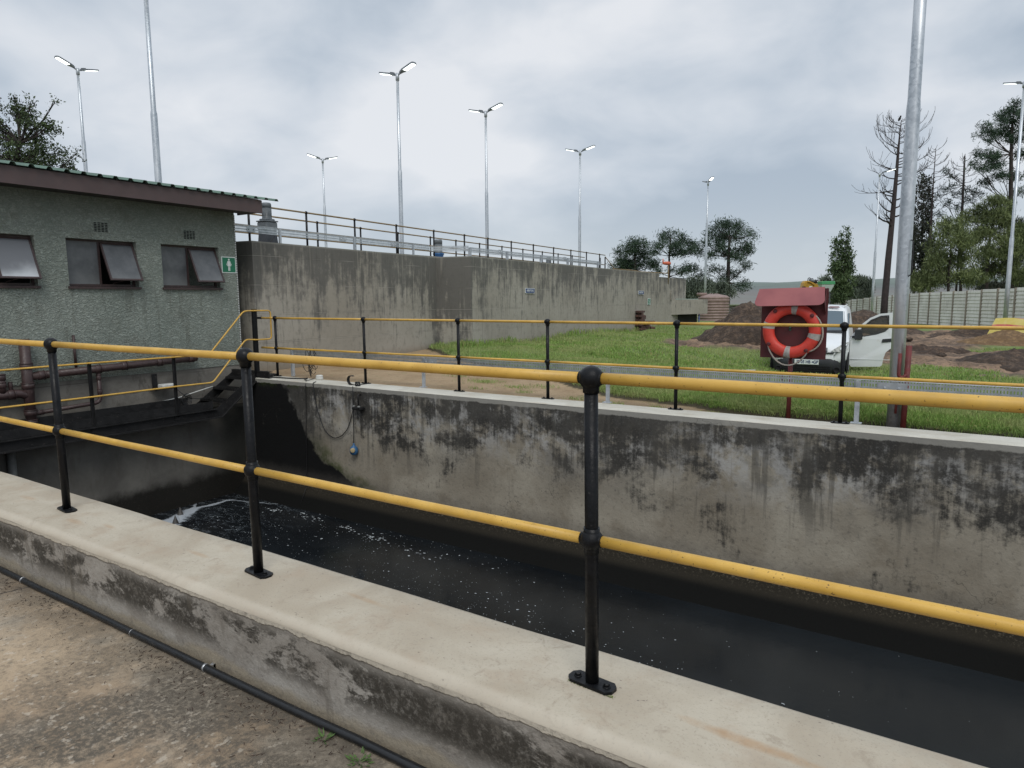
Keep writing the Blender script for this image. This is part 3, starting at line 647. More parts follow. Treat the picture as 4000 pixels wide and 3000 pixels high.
# far handrail
root = thing('handrail', 'handrail of slim yellow rails on black posts standing on the far coping of the channel', 'handrail', (-4, 7.4, 0))
PX = [-9.46, -7.42, -5.64, -4.235, -2.57, -.875, 1.05, 2.9]
TZ, MZ = .972, .472
for i, x in enumerate(PX):
    MB().tube([(x, 7.385, .004), (x-.006, 7.385, .95)], .0205, 14).build('post', M['black_paint'], root)
    baseplate(root, (x, 7.385, 0), (math.cos(R(4)), math.sin(R(4)), 0), .085, .03)
    knuckle((x-.006, 7.385, TZ), .036, (1, 0, 0), .0165).build('ball_joint', M['black_paint'], root)
    knuckle((x-.003, 7.385, MZ), .033, (1, 0, 0), .0165).build('ball_joint', M['black_paint'], root)
mbt, mbm = MB(), MB()
for a, b in zip([-9.86]+PX[:-1], PX):
    mbt.tube(rail_tube((a+.02, 7.385, TZ), (b-.02, 7.385, TZ), .0165), .0165, 14); mbm.tube(rail_tube((a+.02, 7.385, MZ), (b-.02, 7.385, MZ), .0165), .0165, 14)
mbt.build('top_rail', M['yellow'], root); mbm.build('mid_rail', M['yellow'], root)
MB().tube([(-9.97, 7.385, TZ), (-9.80, 7.385, TZ)], .019, 12).build('sleeve', M['black_paint'], root)

# ------------------------------------------------------------------ steel walkway and stair
XW = -9.6
root = thing('steel_walkway', 'black steel walkway with yellow rails and a short stair along the green building', 'walkway', (-9.9, 4.5, -.56))
mb = MB()
mb.box((-9.62, -1, -.56), (-9.54, 6.36, -.545)); mb.box((-9.62, -1, -.545), (-9.605, 6.30, -.41)); mb.box((-9.62, -1, -.425), (-9.56, 6.30, -.41))
mb.build('edge_beam', M['black_steel'], root)
MB().box((-9.60, -1, -.405), (-9.592, 6.25, -.29)).build('toe_board', M['black_steel'], root)
MB().box((-10.20, -1, -.52), (-10.19, 6.2, -.27)).build('toe_board', M['black_steel'], root)
mb = MB(); mb.box((-10.25, -1, -.455), (-9.63, 6.3, -.43))
for i in range(50): mb.box((-10.22, -1+i*.146, -.428), (-9.63, -.97+i*.146, -.412))
mb.build('grating', M['black_steel'], root)
def stringer(xa, name='stringer'):
    mb = MB(); w = .13
    A = [(6.22, -.56), (6.40, -.56), (7.16, .02), (7.30, .02), (7.30, .09), (7.08, .09), (6.30, -.43), (6.22, -.43)]
    mb.prism(A, (xa, 0, 0), (0, 1, 0), (0, 0, 1), (.012, 0, 0))
    B = [(6.38, -.56), (6.40, -.56), (7.16, .02), (7.14, .02)]
    mb.prism(B, (xa, 0, 0), (0, 1, 0), (0, 0, 1), (.05, 0, 0)); return mb.build(name, M['black_steel'], root)
stringer(-9.62); stringer(-10.22)
for i, (y, z) in enumerate(((6.42, -.31), (6.66, -.15), (6.90, .0))):
    mb = MB(); mb.box((-10.2, y, z-.03), (-9.625, y+.20, z))
    for k in range(7): mb.box((-10.19, y+.004+k*.028, z+.001), (-9.63, y+.012+k*.028, z+.008))
    mb.build('tread', M['black_steel'], root)
mb = MB(); mb.box((-10.25, 7.06, .012), (-9.27, 7.075, .11)); mb.box((-10.25, 7.076, .012), (-9.27, 7.14, .022)); mb.box((-10.25, 7.076, .10), (-9.27, 7.14, .11)); mb.box((-9.98, 7.15, .01), (-9.5, 7.44, .035))
mb.build('landing', M['black_steel'], root)
for y in (1.0, 2.17, 3.34, 4.49, 5.66):
    zt = .47 if y < 5 else .46
    mb = MB(); mb.box((XW-.003, y-.022, -.45), (XW+.004, y+.022, zt)); mb.box((XW+.004, y-.022, -.45), (XW+.022, y-.016, zt)); mb.box((XW+.004, y+.016, -.45), (XW+.022, y+.022, zt)); mb.box((XW-.004, y-.04, -.5), (XW+.006, y+.04, -.43))
    mb.build('post', M['black_steel'], root)
mb = MB(); mb.box((XW-.02, 7.05, .02), (XW+.02, 7.125, 1.125)); mb.build('post', M['black_paint'], root)
def bend(pts, r=.06, k=4):
    out = [Vector(pts[0])]
    for i in range(1, len(pts)-1):
        p = Vector(pts[i]); a = (Vector(pts[i-1])-p); b = (Vector(pts[i+1])-p); q = min(r, a.length*.45, b.length*.45); a.normalize(); b.normalize()
        A, B = p+a*q, p+b*q
        for j in range(k+1):
            u = j/k; out.append(A*(1-u)**2+p*2*u*(1-u)+B*u*u)
    out.append(Vector(pts[-1])); return out
yz = [(0, .44), (4.49, .452), (5.66, .445), (6.22, .442), (6.87, 1.098), (7.09, 1.10), (7.38, 1.098), (7.38, .625), (7.09, .625), (6.88, .64), (6.256, .005), (5.66, .01), (4.49, -.0), (0, -.01)]
xr = XW+.032
top = bend([(xr, a, b) for a, b in yz[:9]]); low = bend([(xr, a, b) for a, b in yz[8:]])
MB().tube(top+low[1:], .0125, 10).build('guard_rail', M['yellow'], root)

# ------------------------------------------------------------------ building
FX = -10.3
root = thing('toilet_block', 'low green rough-plastered building with brown fascia and a corrugated green roof', 'building', (-12, 3, -.5))
wins = [(3.30, 4.27), (4.655, 5.62), (6.0, 6.98)]; wz0, wz1 = 1.455, 2.14
mb = MB(); ys_ = [-6, 1.95, 2.92]
cuts = [-6]+[q for w in wins for q in w]+[7.31]
T = .23
def slab(y0, y1, z0, z1): mb.box((FX-T, y0, z0), (FX, y1, z1))
slab(-6, 7.31, .17, wz0); slab(-6, 7.31, wz1, 2.78)
prev = -6
for a, b in wins: slab(prev, a, wz0, wz1); prev = b
slab(prev, 7.31, wz0, wz1)
sidep = [(0, .17), (0, 2.78), (-5.8, 3.72), (-5.8, .17)]
for yy in (7.08, -6): mb.prism(sidep, (FX-T, yy, 0), (1, 0, 0), (0, 0, 1), (0, .23, 0))
mb.box((FX-6, -5.77, .17), (FX-5.8, 7.08, 3.7))
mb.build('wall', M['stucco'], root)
MB().box((FX-.25, -6, -.6), (FX-.012, 7.30, .17)).box((FX-6, 7.06, -.6), (FX-.25, 7.30, .17)).build('plinth', M['plinth'], root)
MB().box((FX-1.2, -5.5, .3), (FX-1.19, 7.0, 2.7)).build('interior', M['void'], root)
# perforated corner bead
t = NT('corner_bead', .6); x, y, z = t.xyz()[:3]
fz = t.math('FRACT', t.math('MULTIPLY', z, 34)); t.col(t.mix(t.mr(fz, .45, .55), (.62, .63, .61), (.05, .06, .055)))
MB().box((FX-.004, 7.296, .17), (FX+.005, 7.316, 2.70)).build('corner_bead', t.m, root)
# windows
t = NT('frosted_dirty_glass', .35, 0, .5)
y = t.xyz()[1]; z = t.xyz()[2]
gc = t.mix(t.mr(t.noise(5, 5, .65), .3, .7), (.075, .080, .085), (.12, .125, .13)); gc = t.mix(t.mr(z, 1.75, 1.5, 0, .5), gc, (.19, .195, .195)); gc = t.mix(t.mr(t.noise(70, 3, .8), .66, .72, 0, .6), gc, (.28, .28, .27))
t.col(gc); M['glass'] = t.m
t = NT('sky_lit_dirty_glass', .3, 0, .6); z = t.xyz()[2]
gc = t.mix(t.mr(t.math('ADD', z, t.math('MULTIPLY', t.noise(3, 4), .3)), 1.95, 1.7), (.14, .145, .155), (.50, .52, .54)); t.col(gc); M['glass2'] = t.m  # sky light on the open pane painted into its colour
for wi, (a, b) in enumerate(wins):
    x0 = FX-.10; m_ = (a+b)/2-.01
    fr = MB(); fw = .028
    fr.box((x0-.03, a, wz1-fw), (x0, b, wz1)); fr.box((x0-.03, a, wz0+.03), (x0, b, wz0+.03+fw))
    for q in (a, m_-.014, b-fw): fr.box((x0-.03, q, wz0+.03+fw), (x0, q+fw, wz1-fw))
    f = fr.build('window', M['win_brown'], root)
    MB().box((x0-.02, a+fw, wz0+.03+fw), (x0-.012, m_-.014, wz1-fw)).build('pane', M['glass'], f)
    MB().box((x0-.04, a-.02, wz0-.012), (FX+.035, b+.02, wz0+.022)).build('sill', M['win_brown'], f)
    # top-hung open sash
    ang = R(24); hz = wz1-.035; c, s = math.cos(ang), math.sin(ang)
    H = wz1-wz0-.095; y0, y1 = m_+.012, b-.012
    Mx = Matrix.Translation((x0+.008, 0, hz)) @ Matrix.Rotation(-ang, 4, 'Y')
    sh = MB(); g = .024
    sh.box((-.012, y0, -g), (.012, y1, 0), m=Mx); sh.box((-.012, y0, -H), (.012, y1, -H+g), m=Mx)
    sh.box((-.012, y0, -H+g), (.012, y0+g, -g), m=Mx); sh.box((-.012, y1-g, -H+g), (.012, y1, -g), m=Mx)
    so_ = sh.build('sash', M['win_brown'], f)
    MB().box((-.004, y0+g, -H+g), (.002, y1-g, -g), m=Mx).build('pane', M['glass2'] if wi == 0 else M['glass'], f)
    pe = Mx @ Vector((0, (y0+y1)/2, -H+.01)); MB().tube([pe, (x0, (y0+y1)/2-.08, wz0+.07)], .006, 6).build('stay', M['win_brown'], f)
# air bricks
for yc, zc in ((5.131, 2.316), (6.479, 2.308)):
    mb = MB(); k = 0
    for i in range(4):
        for j in range(6):
            yy = yc-.088+i*.05; zz = zc-.062+j*.0225
            mb.box((FX+.001, yy, zz), (FX+.006, yy+.030, zz+.013)); 
    ab = mb.build('air_brick', M['void'], root)
    mb = MB()
    for i in range(4):
        for j in range(6):
            yy = yc-.088+i*.05; zz = zc-.062+j*.0225
            mb.add([(FX+.001, yy-.003, zz+.017), (FX+.001, yy+.033, zz+.017), (FX+.016, yy+.033, zz+.011), (FX+.016, yy-.003, zz+.011)], [(0, 1, 2, 3)])
    mb.build('louvre', M['stucco'], ab)
# fascia and roof
MB().box((-9.875, -6, 2.715), (-9.85, 7.54, 2.93)).box((-10.5, 7.515, 2.73), (-9.876, 7.54, 2.94)).build('fascia', M['fascia'], root)
MB().box((FX+.002, -6, 2.735), (-9.876, 7.5, 2.745)).build('soffit', paint('soffit_board', (.05, .05, .05), .8), root)
prof = []; y = -6.1; p = .205
while y < 7.66:
    prof += [(y, .0), (y+.125, .0), (y+.145, .034), (y+.185, .034)]; y += p
prof.append((y, 0))
tilt = math.tan(R(9)); V = []; Fc2 = []
for (yy, zz) in prof:
    for (xx, dz) in ((-9.80, 0), (-16.4, 6.6*tilt)): V.append((xx, yy, 2.945+zz+dz))
n = len(prof)
Fc2 = [(2*i, 2*i+1, 2*i+3, 2*i+2) for i in range(n-1)]
V2 = [(a, b, c-.004) for a, b, c in V]; k = len(V); Fc2 += [(2*i+k, 2*i+2+k, 2*i+3+k, 2*i+1+k) for i in range(n-1)]
Fc2 += [(2*i, 2*i+2, 2*i+2+k, 2*i+k) for i in range(n-1)]
mb = MB(); mb.add(V+V2, Fc2); mb.build('roof', paint('green_roof_sheet', (.13, .21, .165), .55, .1, var=.3, scale=3), root)
MB().box((-9.93, -6, 2.90), (-9.88, 7.5, 2.944)).build('purlin', M['void'], root)

# sign with the woman pictogram
t_green = paint('sign_green', (.012, .165, .085), .5, var=.15); t_white = paint('sign_white', (.70, .74, .72), .5, var=.1)
sg = thing('toilet_sign', 'square green sign with a white woman pictogram on the green wall', 'sign', (FX, 7.155, 1.86))
MB().box((FX+.001, 7.02, 1.728), (FX+.008, 7.29, 1.998)).build('border', t_white, sg)
MB().box((FX+.0085, 7.034, 1.742), (FX+.010, 7.276, 1.984)).build('panel', t_green, sg)
mb = MB(); ox = FX+.0105; cy, cz = 7.157, 1.862; k = .0092
mb.lathe([(.0001, 0), (.0165, 0), (.0165, .0015), (.0001, .0015)], (ox, cy, cz+.088), (1, 0, 0), 18, False)
def pg(pts): mb.prism(pts, (ox, cy, cz), (0, 1, 0), (0, 0, 1), (.0015, 0, 0))
pg([(-.022, .064), (.022, .064), (.034, -.020), (-.034, -.020)]); pg([(-.026, .062), (-.0225, .064), (-.043, -.006), (-.051, -.002)]); pg([(.0225, .064), (.026, .062), (.051, -.002), (.043, -.006)])
pg([(-.017, -.021), (-.003, -.021), (-.003, -.098), (-.017, -.098)]); pg([(.003, -.021), (.017, -.021), (.017, -.098), (.003, -.098)])
mb.build('pictogram', t_white, sg)

# drain pipes on the building
root = thing('drain_pipe', 'brown soil pipes with collars running along the plinth of the green building', 'pipe', (-10.15, 4, -.45))
def pipe(pts, r, cols=(), name='pipe'):
    m_ = MB().tube(bend(pts, .08, 4), r, 18)
    for p, ax in cols:
        p = Vector(p); a = Vector(ax).normalized(); m_.tube([p-a*.035, p-a*.03, p+a*.03, p+a*.035], [r*1.02, r*1.17, r*1.17, r*1.02], 18)
        m_.tube([p+a*.036, p+a*.046], r*1.25, 18)
    return m_.build(name, M['brown_pipe'], root)
Xp = -10.2
pipe([(Xp, 4.0, -.46), (Xp, 4.0, .78)], .064, [((Xp, 4.0, .42), (0, 0, 1)), ((Xp, 4.0, .16), (0, 0, 1)), ((Xp, 4.0, -.20), (0, 0, 1)), ((Xp, 4.0, -.33), (0, 0, 1))])
pipe([(Xp, 4.05, .285), (Xp, 6.40, .352)], .052, [((Xp, 4.16, .288), (0, 1, .03)), ((Xp, 4.88, .308), (0, 1, .03)), ((Xp, 5.25, .32), (0, 1, .03)), ((Xp, 5.78, .334), (0, 1, .03)), ((Xp, 6.30, .350), (0, 1, .03))])
pipe([(Xp, 4.89, .28), (Xp, 4.89, -.17), (Xp, 4.02, -.215)], .028, [((Xp, 4.89, .18), (0, 0, 1)), ((Xp, 4.89, -.02), (0, 0, 1)), ((Xp, 4.10, -.21), (0, 1, .05))])
pipe([(Xp, 4.0, .02), (Xp, 3.90, .075), (Xp, 3.0, .04)], .055, [((Xp, 3.79, .07), (0, 1, .02))])
pipe([(Xp, 3.70, .08), (Xp, 3.70, .33)], .048, [((Xp, 3.70, .20), (0, 0, 1)), ((Xp, 3.70, .30), (0, 0, 1))], 'vent_valve')
pipe([(Xp, 3.80, .08), (Xp, 3.80, .235)], .022, [((Xp, 3.80, .19), (0, 0, 1))], 'vent_valve')
pipe([(-10.26, 4.63, .34), (-10.26, 4.63, .80)], .018, [])
# white conduit
pp = [(-10.26, y, -.33+.015*math.sin(y*3)+max(0, y-5)*.07+max(0, y-6.1)*.08) for y in np.linspace(3.4, 6.7, 24)]
tag(MB().tube(pp, .009, 8).build('conduit', M['white_plastic']), 'thin white conduit sagging along the plinth above the walkway', 'cable')
# white junction box on bracket
jb = thing('junction_box', 'small white junction box on a black bracket on the plinth wall', 'junction box', (-10.15, 5.83, -.04))
MB().box((-10.25, 5.76, -.075), (-10.10, 5.98, -.01), .012).build('box', M['white_plastic'], jb)
MB().box((-10.285, 5.66, -.085), (-10.12, 5.95, -.077)).box((-10.285, 5.70, -.077), (-10.275, 5.78, .15)).build('bracket', M['black_steel'], jb)
mb = MB()
for k in range(5):
    r = .06+.01*k; cx, cy, cz = -10.0+.01*k, 6.02+.008*k, -.27
    mb.tube([(cx, cy+r*math.cos(a)*.8, cz+r*math.sin(a)) for a in np.linspace(0, 2*PI, 16)], .005, 6)
mb.tube(bend([(-10.1, 5.95, -.06), (-10.02, 6.0, -.16), (-9.98, 6.1, -.25), (-9.95, 6.5, -.32)], .08), .006, 6)
tag(mb.build('coiled_cable', M['cable']), 'small coil of black cable hanging at the foot of the walkway stair', 'cable')
tag(MB().tube([(-9.90, 3.62, -1.95), (-9.90, 3.62, -.56)], .048, 16).build('downpipe', M['pvc']), 'short grey pipe dropping from under the walkway into the channel', 'pipe')

# ------------------------------------------------------------------ aeration tank
tk = thing('aeration_tank', 'large weathered concrete tank wall with dark vertical stains behind the lawn', 'tank', (-13, 18, 0))
A0, A1, B0, B1 = (-10.42, 7.72), (-10.83, 13.32), (-9.93, 13.54), (-10.52, 27.8)
poly = [A0, A1, B0, B1, (-30, 28.6), (-30, 6.3), (-10.9, 7.64)]
def ring(pl, z): return [(a, b, z) for a, b in pl]
n = len(poly); mb = MB(); mb.add(ring(poly, -1)+ring(poly, 2.28)+ring([(a*1.0, b) for a, b in poly], 2.31), [tuple(range(2*n+n-1, 2*n-1, -1))[::-1]]+[(i, (i+1) % n, n+(i+1) % n, n+i) for i in range(n)]+[(n+i, n+(i+1) % n, 2*n+(i+1) % n, 2*n+i) for i in range(n)])
mb.build('wall', M['tank'], tk)
deckm = paint('deck_concrete', (.30, .285, .25), .9)
MB().prism([(-11.2, 8.1), (-11.2, 27.3), (-28, 27.5), (-28, 8.1)], (0, 0, 2.312), (1, 0, 0), (0, 1, 0), (0, 0, .05)).build('deck', deckm, tk)
def tank_rail(name, label, P0, P1, ys_, ztop, zmid, end_y=None):
    rt = thing(name, label, 'handrail', (P0[0], P0[1], 2.36), group='handrails on top of the concrete tank')
    def xy(y): u = (y-P0[1])/(P1[1]-P0[1]); return P0[0]+(P1[0]-P0[0])*u
    for y in ys_:
        x = xy(y); MB().tube([(x, y, 2.36), (x, y, ztop)], .027, 8).ball((x, y, ztop), .042, 10).ball((x, y, zmid), .038, 10).build('post', M['black_paint'], rt)
    ya, yb = ys_[0]-1.9, (end_y or ys_[-1])
    MB().tube([(xy(ya), ya, ztop), (xy(yb), yb, ztop)], .021, 8).build('top_rail', M['yellow_old'], rt)
    MB().tube([(xy(ya), ya, zmid), (xy(yb), yb, zmid)], .021, 8).build('mid_rail', M['yellow_old'], rt)
    return rt, xy
fy = [7.9, 9.87, 11.59, 13.30, 15.04, 16.87, 18.6, 20.1, 21.78, 23.56, 25.39, 27.13, 28.87, 30.47]
poly_ext = None
fr, fxy = tank_rail('handrail', 'nearer weathered yellow and black handrail along the top of the concrete tank', (-13.38, 9.87), (-14.58, 30.47), fy, 3.4, 2.93, 31.2)
ry = [9.6, 11.4, 13.18, 14.95, 16.73, 18.51, 20.1, 21.75, 23.5, 25.33, 27.23, 28.94, 30.61]
rr_, rxy = tank_rail('handrail', 'farther weathered handrail along the top of the concrete tank, behind the motors', (-14.9, 13.18), (-16.15, 30.6), ry, 3.4, 2.93, 32.2)
# access walkway slab under the rails, extending past the tank end
MB().prism([(-13.0, 8.0), (-14.3, 32.4), (-16.5, 32.4), (-15.2, 8.0)], (0, 0, 2.362), (1, 0, 0), (0, 1, 0), (0, 0, .02)).build('platform', deckm, tk)
MB().prism([(-10.9, 27.9), (-11.1, 33), (-18, 33), (-18, 27.9)], (0, 0, -1), (1, 0, 0), (0, 1, 0), (0, 0, 3.2)).build('side_channel', M['tank'], tk)
# yellow kicker rail at the tank's far end, short stair rail
sr = thing('stair_rail', 'short sloping yellow rail going down at the far end of the tank top', 'handrail', (-14.6, 31, 2.36))
MB().tube([(-14.62, 31.2, 3.32), (-14.7, 33.3, 2.42)], .022, 8).build('slope_rail', M['yellow_old'], sr)
for y, z in ((31.2, 3.32), (30.6, 3.25)): MB().tube([(-14.62-.03*(y-31), y, 2.36), (-14.62-.03*(y-31), y, z)], .03, 8).build('post', M['black_paint'], sr)
kp = [at(x, y, D) for x, y, D in ((2392, 1050, 30.5), (2470, 1056, 30.0), (2500, 1061, 29.6), (2612, 1068, 28.6))]
tag(MB().tube(kp, .022, 8).build('kerb_pipe', M['yellow_old']), 'low yellow pipe lying along the top edge of the tank at its far end', 'pipe')
# perforated cable trays
def perforated():
    t = NT('perforated_tray', .4, .6); t.m.blend_method = 'HASHED' if hasattr(t.m, 'blend_method') else None
    uv = t.n('ShaderNodeUVMap').outputs[0]; u, v = t.xyz(uv)[:2]
    def slot(pu, pv, ou, wu, wv):
        a = t.math('ABSOLUTE', t.math('SUBTRACT', t.math('FRACT', t.math('ADD', t.math('DIVIDE', u, pu), ou)), .5)); b = t.math('ABSOLUTE', t.math('SUBTRACT', t.math('FRACT', t.math('DIVIDE', v, pv)), .5))
        return t.math('MULTIPLY', t.mr(a, wu-.02, wu+.02, 1, 0), t.mr(b, wv-.02, wv+.02, 1, 0))
    h = slot(.025, .0475, 0.0, .21, .30)
    t.col(t.mix(t.mr(t.noise(14, 4), .3, .7), (.36, .39, .41), (.50, .53, .55)))
    t.set(t.b.inputs['Alpha'], t.math('SUBTRACT', 1, h)); return t.m
M['tray'] = perforated()
def tray(root, P0, P1, h, z, fl=.05):
    """z = top edge; perforated web with folded flanges"""
    P0, P1 = Vector((*P0, z)), Vector((*P1, z)); Ls = (P1-P0).length; d = (P1-P0)/Ls; nrm = Vector((-d.y, d.x, 0))
    me = bpy.data.meshes.new('tray'); o = bpy.data.objects.new('tray', me); COL.objects.link(o); o.parent = root; off = wloc(root)
    vs = [P0, P1, P1-Vector((0, 0, h)), P0-Vector((0, 0, h))]
    me.from_pydata([tuple(v-off) for v in vs], [], [(0, 3, 2, 1)]); uv = me.uv_layers.new(name='UVMap')
    for l, q in zip(me.loops, ((0, h), (0, 0), (Ls, 0), (Ls, h))): uv.data[l.index].uv = q
    me.materials.append(M['tray'])
    mb = MB()
    for zz in (0, -h):
        a = P0+Vector((0, 0, zz)); b = P1+Vector((0, 0, zz)); w = nrm*fl
        mb.add([a, b, b+w, a+w, a+Vector((0, 0, .002)), b+Vector((0, 0, .002)), b+w+Vector((0, 0, .002)), a+w+Vector((0, 0, .002))], [(0, 1, 2, 3), (7, 6, 5, 4), (0, 4, 5, 1), (1, 5, 6, 2), (2, 6, 7, 3), (3, 7, 4, 0)])
        mb.tube([a+w, b+w], .004, 4)
        mb.tube([a, b], .003, 4)
    mb.build('flange', M['galv_plain'], root); return d, Ls
g1 = thing('cable_tray', 'galvanised perforated cable tray on short posts along the tank top near the building', 'cable tray', (-10.65, 8.6, 2.31), group='cable trays on the tank')
tray(g1, (-10.62, 7.0), (-11.02, 13.3), .13, 2.61, .012)
for y in (8.57, 10.6, 12.65): x = -10.62-.40*(y-7.0)/6.3; MB().box((x-.02, y-.02, 2.31), (x+.02, y+.02, 2.60)).build('post', M['galv_plain'], g1)
g2 = thing('cable_tray', 'galvanised cable tray continuing along the tank top towards its far end', 'cable tray', (-10.2, 17, 2.31), group='cable trays on the tank')
tray(g2, (-11.02, 13.34), (-10.25, 13.9), .13, 2.59, .012); tray(g2, (-10.25, 13.95), (-10.55, 22.2), .12, 2.56, .012)
for y in (13.95, 15.75, 17.7, 19.5, 21.9): x = -10.25-.30*(y-13.95)/8.2; MB().box((x-.03, y-.03, 2.31), (x+.03, y+.03, 2.55)).build('post', M['galv_plain'], g2)
for gg_, pts in ((g1, ((-10.67, 7.9), (-10.83, 10.25), (-10.93, 11.9))), (g2, ((-10.31, 15.4), (-10.45, 19.3)))):
    for (x, y) in pts:
        mb = MB(); mb.box((x+.002, y-.09, 2.49), (x+.012, y+.09, 2.58))
        for s in (-.05, .05): mb.lathe([(.012, 0), (.012, .012), (.006, .02)], (x+.012, y+s, 2.53), (1, 0, 0), 6, False)
        mb.build('coupler', M['galv_plain'], gg_)
# motors
def motor(name, label, p, s, mat_b, mat_c, mat_p, kind):
    r = thing(name, label, 'motor', p, group='aerator motors on the tank'); P = Vector(p)
    L_ = lambda pr, z: [(a*s, (b+z)*s) for a, b in pr]
    if kind == 'gear':
        MB().prism([(-.24, 0), (.24, 0), (.17, .55), (-.17, .55)], P+Vector((-.2*s, 0, 0)), (0, s, 0), (0, 0, s), (.4*s, 0, 0)).build('pedestal', mat_p, r)
        mb = MB().box(tuple(P+Vector((-.22*s, -.22*s, .56*s))), tuple(P+Vector((.22*s, .22*s, .80*s))), .03*s); mb.box(tuple(P+Vector((-.24*s, -.24*s, .801*s))), tuple(P+Vector((.24*s, .24*s, .84*s))), .01)
        mb.box(tuple(P+Vector((-.18*s, -.18*s, .841*s))), tuple(P+Vector((.18*s, .18*s, .90*s))), .02); mb.build('gearbox', mat_b, r)
        b0 = .90
    else:
        MB().lathe([(.20*s, 0), (.22*s, .05*s), (.19*s, .07*s), (.17*s, .25*s), (.20*s, .30*s), (.20*s, .34*s), (.0001, .34*s)], P, n=20).build('pedestal', mat_p, r); b0 = .34
    R0 = .135*s; pr = [(R0*1.1, b0*s), (R0*1.1, (b0+.03)*s)]
    pr += [(R0, (b0+.05)*s), (R0, (b0+.33)*s), (R0*1.06, (b0+.335)*s), (R0*1.06, (b0+.44)*s), (R0*.9, (b0+.48)*s), (.0001, (b0+.49)*s)]
    MB().lathe(pr[:4], P, n=20).build('casing', mat_b, r)
    mb = MB()
    for k in range(20):
        a = 2*PI*k/20; c_ = Vector((math.cos(a), math.sin(a), 0)); q = P+c_*R0*1.0
        mb.tube([q+Vector((0, 0, (b0+.06)*s)), q+Vector((0, 0, (b0+.32)*s))], .008*s, 4)
    mb.build('cooling_fins', mat_b, r); MB().lathe(pr[4:], P, n=20).build('fan_cover', mat_c, r)
    return r
grey = paint('machine_grey', (.13, .145, .155), .5, var=.25); greyd = paint('machine_dark', (.045, .05, .058), .55, var=.3); blue = paint('machine_blue', (.02, .10, .26), .5, var=.3)
P = at(1048, 953, 14.5); motor('gear_motor', 'tall grey gear motor on a dark pedestal beside the roof end', (P.x, P.y, 2.37), .69, grey, grey, greyd, 'gear')
P = at(1713, 1003, 23.0); motor('aerator_motor', 'grey motor on a blue pedestal on the tank top', (P.x, P.y, 2.50), .95, grey, grey, blue, 'x')
P = at(2143, 1012, 29.0); motor('aerator_motor', 'small grey motor farthest along the tank top', (P.x, P.y, 2.40), .78, grey, grey, greyd, 'x')
P = at(1885, 1005, 26.0); ob = MB().prism([(-.75, 0), (.55, 0), (.45, .36), (-.45, .42)], (P.x, P.y, 2.40), (.55, .83, 0), (0, 0, 1), (-.8, .5, 0)).build('rusty_hood', paint('rusty_red_sheet', (.17, .055, .04), .7, var=.6, scale=5))
tag(ob, 'rusty red sheet metal hood lying on the tank top', 'hood')
mb = MB(); P = at(1010, 938, 14.2); mb.tube(bend([(P.x, P.y, 2.31), (P.x+.1, P.y+.15, 2.42), (P.x+.15, P.y+.3, 2.62)], .1), .008, 6)
tag(mb.build('motor_cable', M['cable']), 'thin cable rising from the tank edge to the gear motor', 'cable')

# wall signs
def lettersign(label, txt, X, y0, y1, z0, z1, size, sx=1.0):
    bl = paint('sign_blue', (.018, .045, .17), .5, var=.15)
    s = thing('wall_sign', label, 'sign', (X, (y0+y1)/2, (z0+z1)/2), group='blue name signs on the tank wall')
    MB().box((X-.01, y0, z0), (X+.008, y1, z1)).build('border', t_white, s)
    MB().box((X+.0085, y0+.014, z0+.012), (X+.011, y1-.014, z1-.012)).build('panel', bl, s)
    m = basis((.0125, 0, 0), (0, 1, 0), (0, 0, 1), (1, 0, 0)); text_mesh('lettering', txt, size, t_white, s, m, bold=.0010, sx=sx)
def tx(y): return -9.93+(-10.52+9.93)*(y-13.54)/(27.8-13.54)
lettersign('blue sign reading AERATOR 2 on the nearer part of the tank wall', 'AERATOR 2', tx(16.5)+.025, 16.22, 16.72, 1.425, 1.565, .086, .86)
lettersign('small distant blue sign reading AERATOR 1 near the far end of the tank wall', 'AERATOR 1', tx(25.5)+.03, 25.25, 25.80, 1.42, 1.56, .088, .9)
sg = thing('safety_sign', 'tall narrow green safety sign with white symbols at the far end of the tank wall', 'sign', (tx(26.5)+.02, 26.5, 1.13))
X = tx(26.5)+.022
MB().box((X-.01, 26.36, 1.0), (X+.006, 26.66, 1.265)).build('border', t_white, sg); MB().box((X+.0065, 26.385, 1.015), (X+.009, 26.635, 1.245)).build('panel', t_green, sg)
mb = MB()
mb.lathe([(.0001, 0), (.018, 0), (.018, .002), (.0001, .002)], (X+.0095, 26.51, 1.215), (1, 0, 0), 12, False)
for (a, b, c_, d) in ((26.45, 1.165, 26.475, 1.195), (26.545, 1.165, 26.57, 1.195), (26.485, 1.10, 26.535, 1.155), (26.50, 1.075, 26.52, 1.10), (26.44, 1.035, 26.48, 1.065), (26.54, 1.035, 26.58, 1.065)): mb.box((X+.0095, a, b), (X+.0115, c_, d))
mb.build('symbols', t_white, sg)
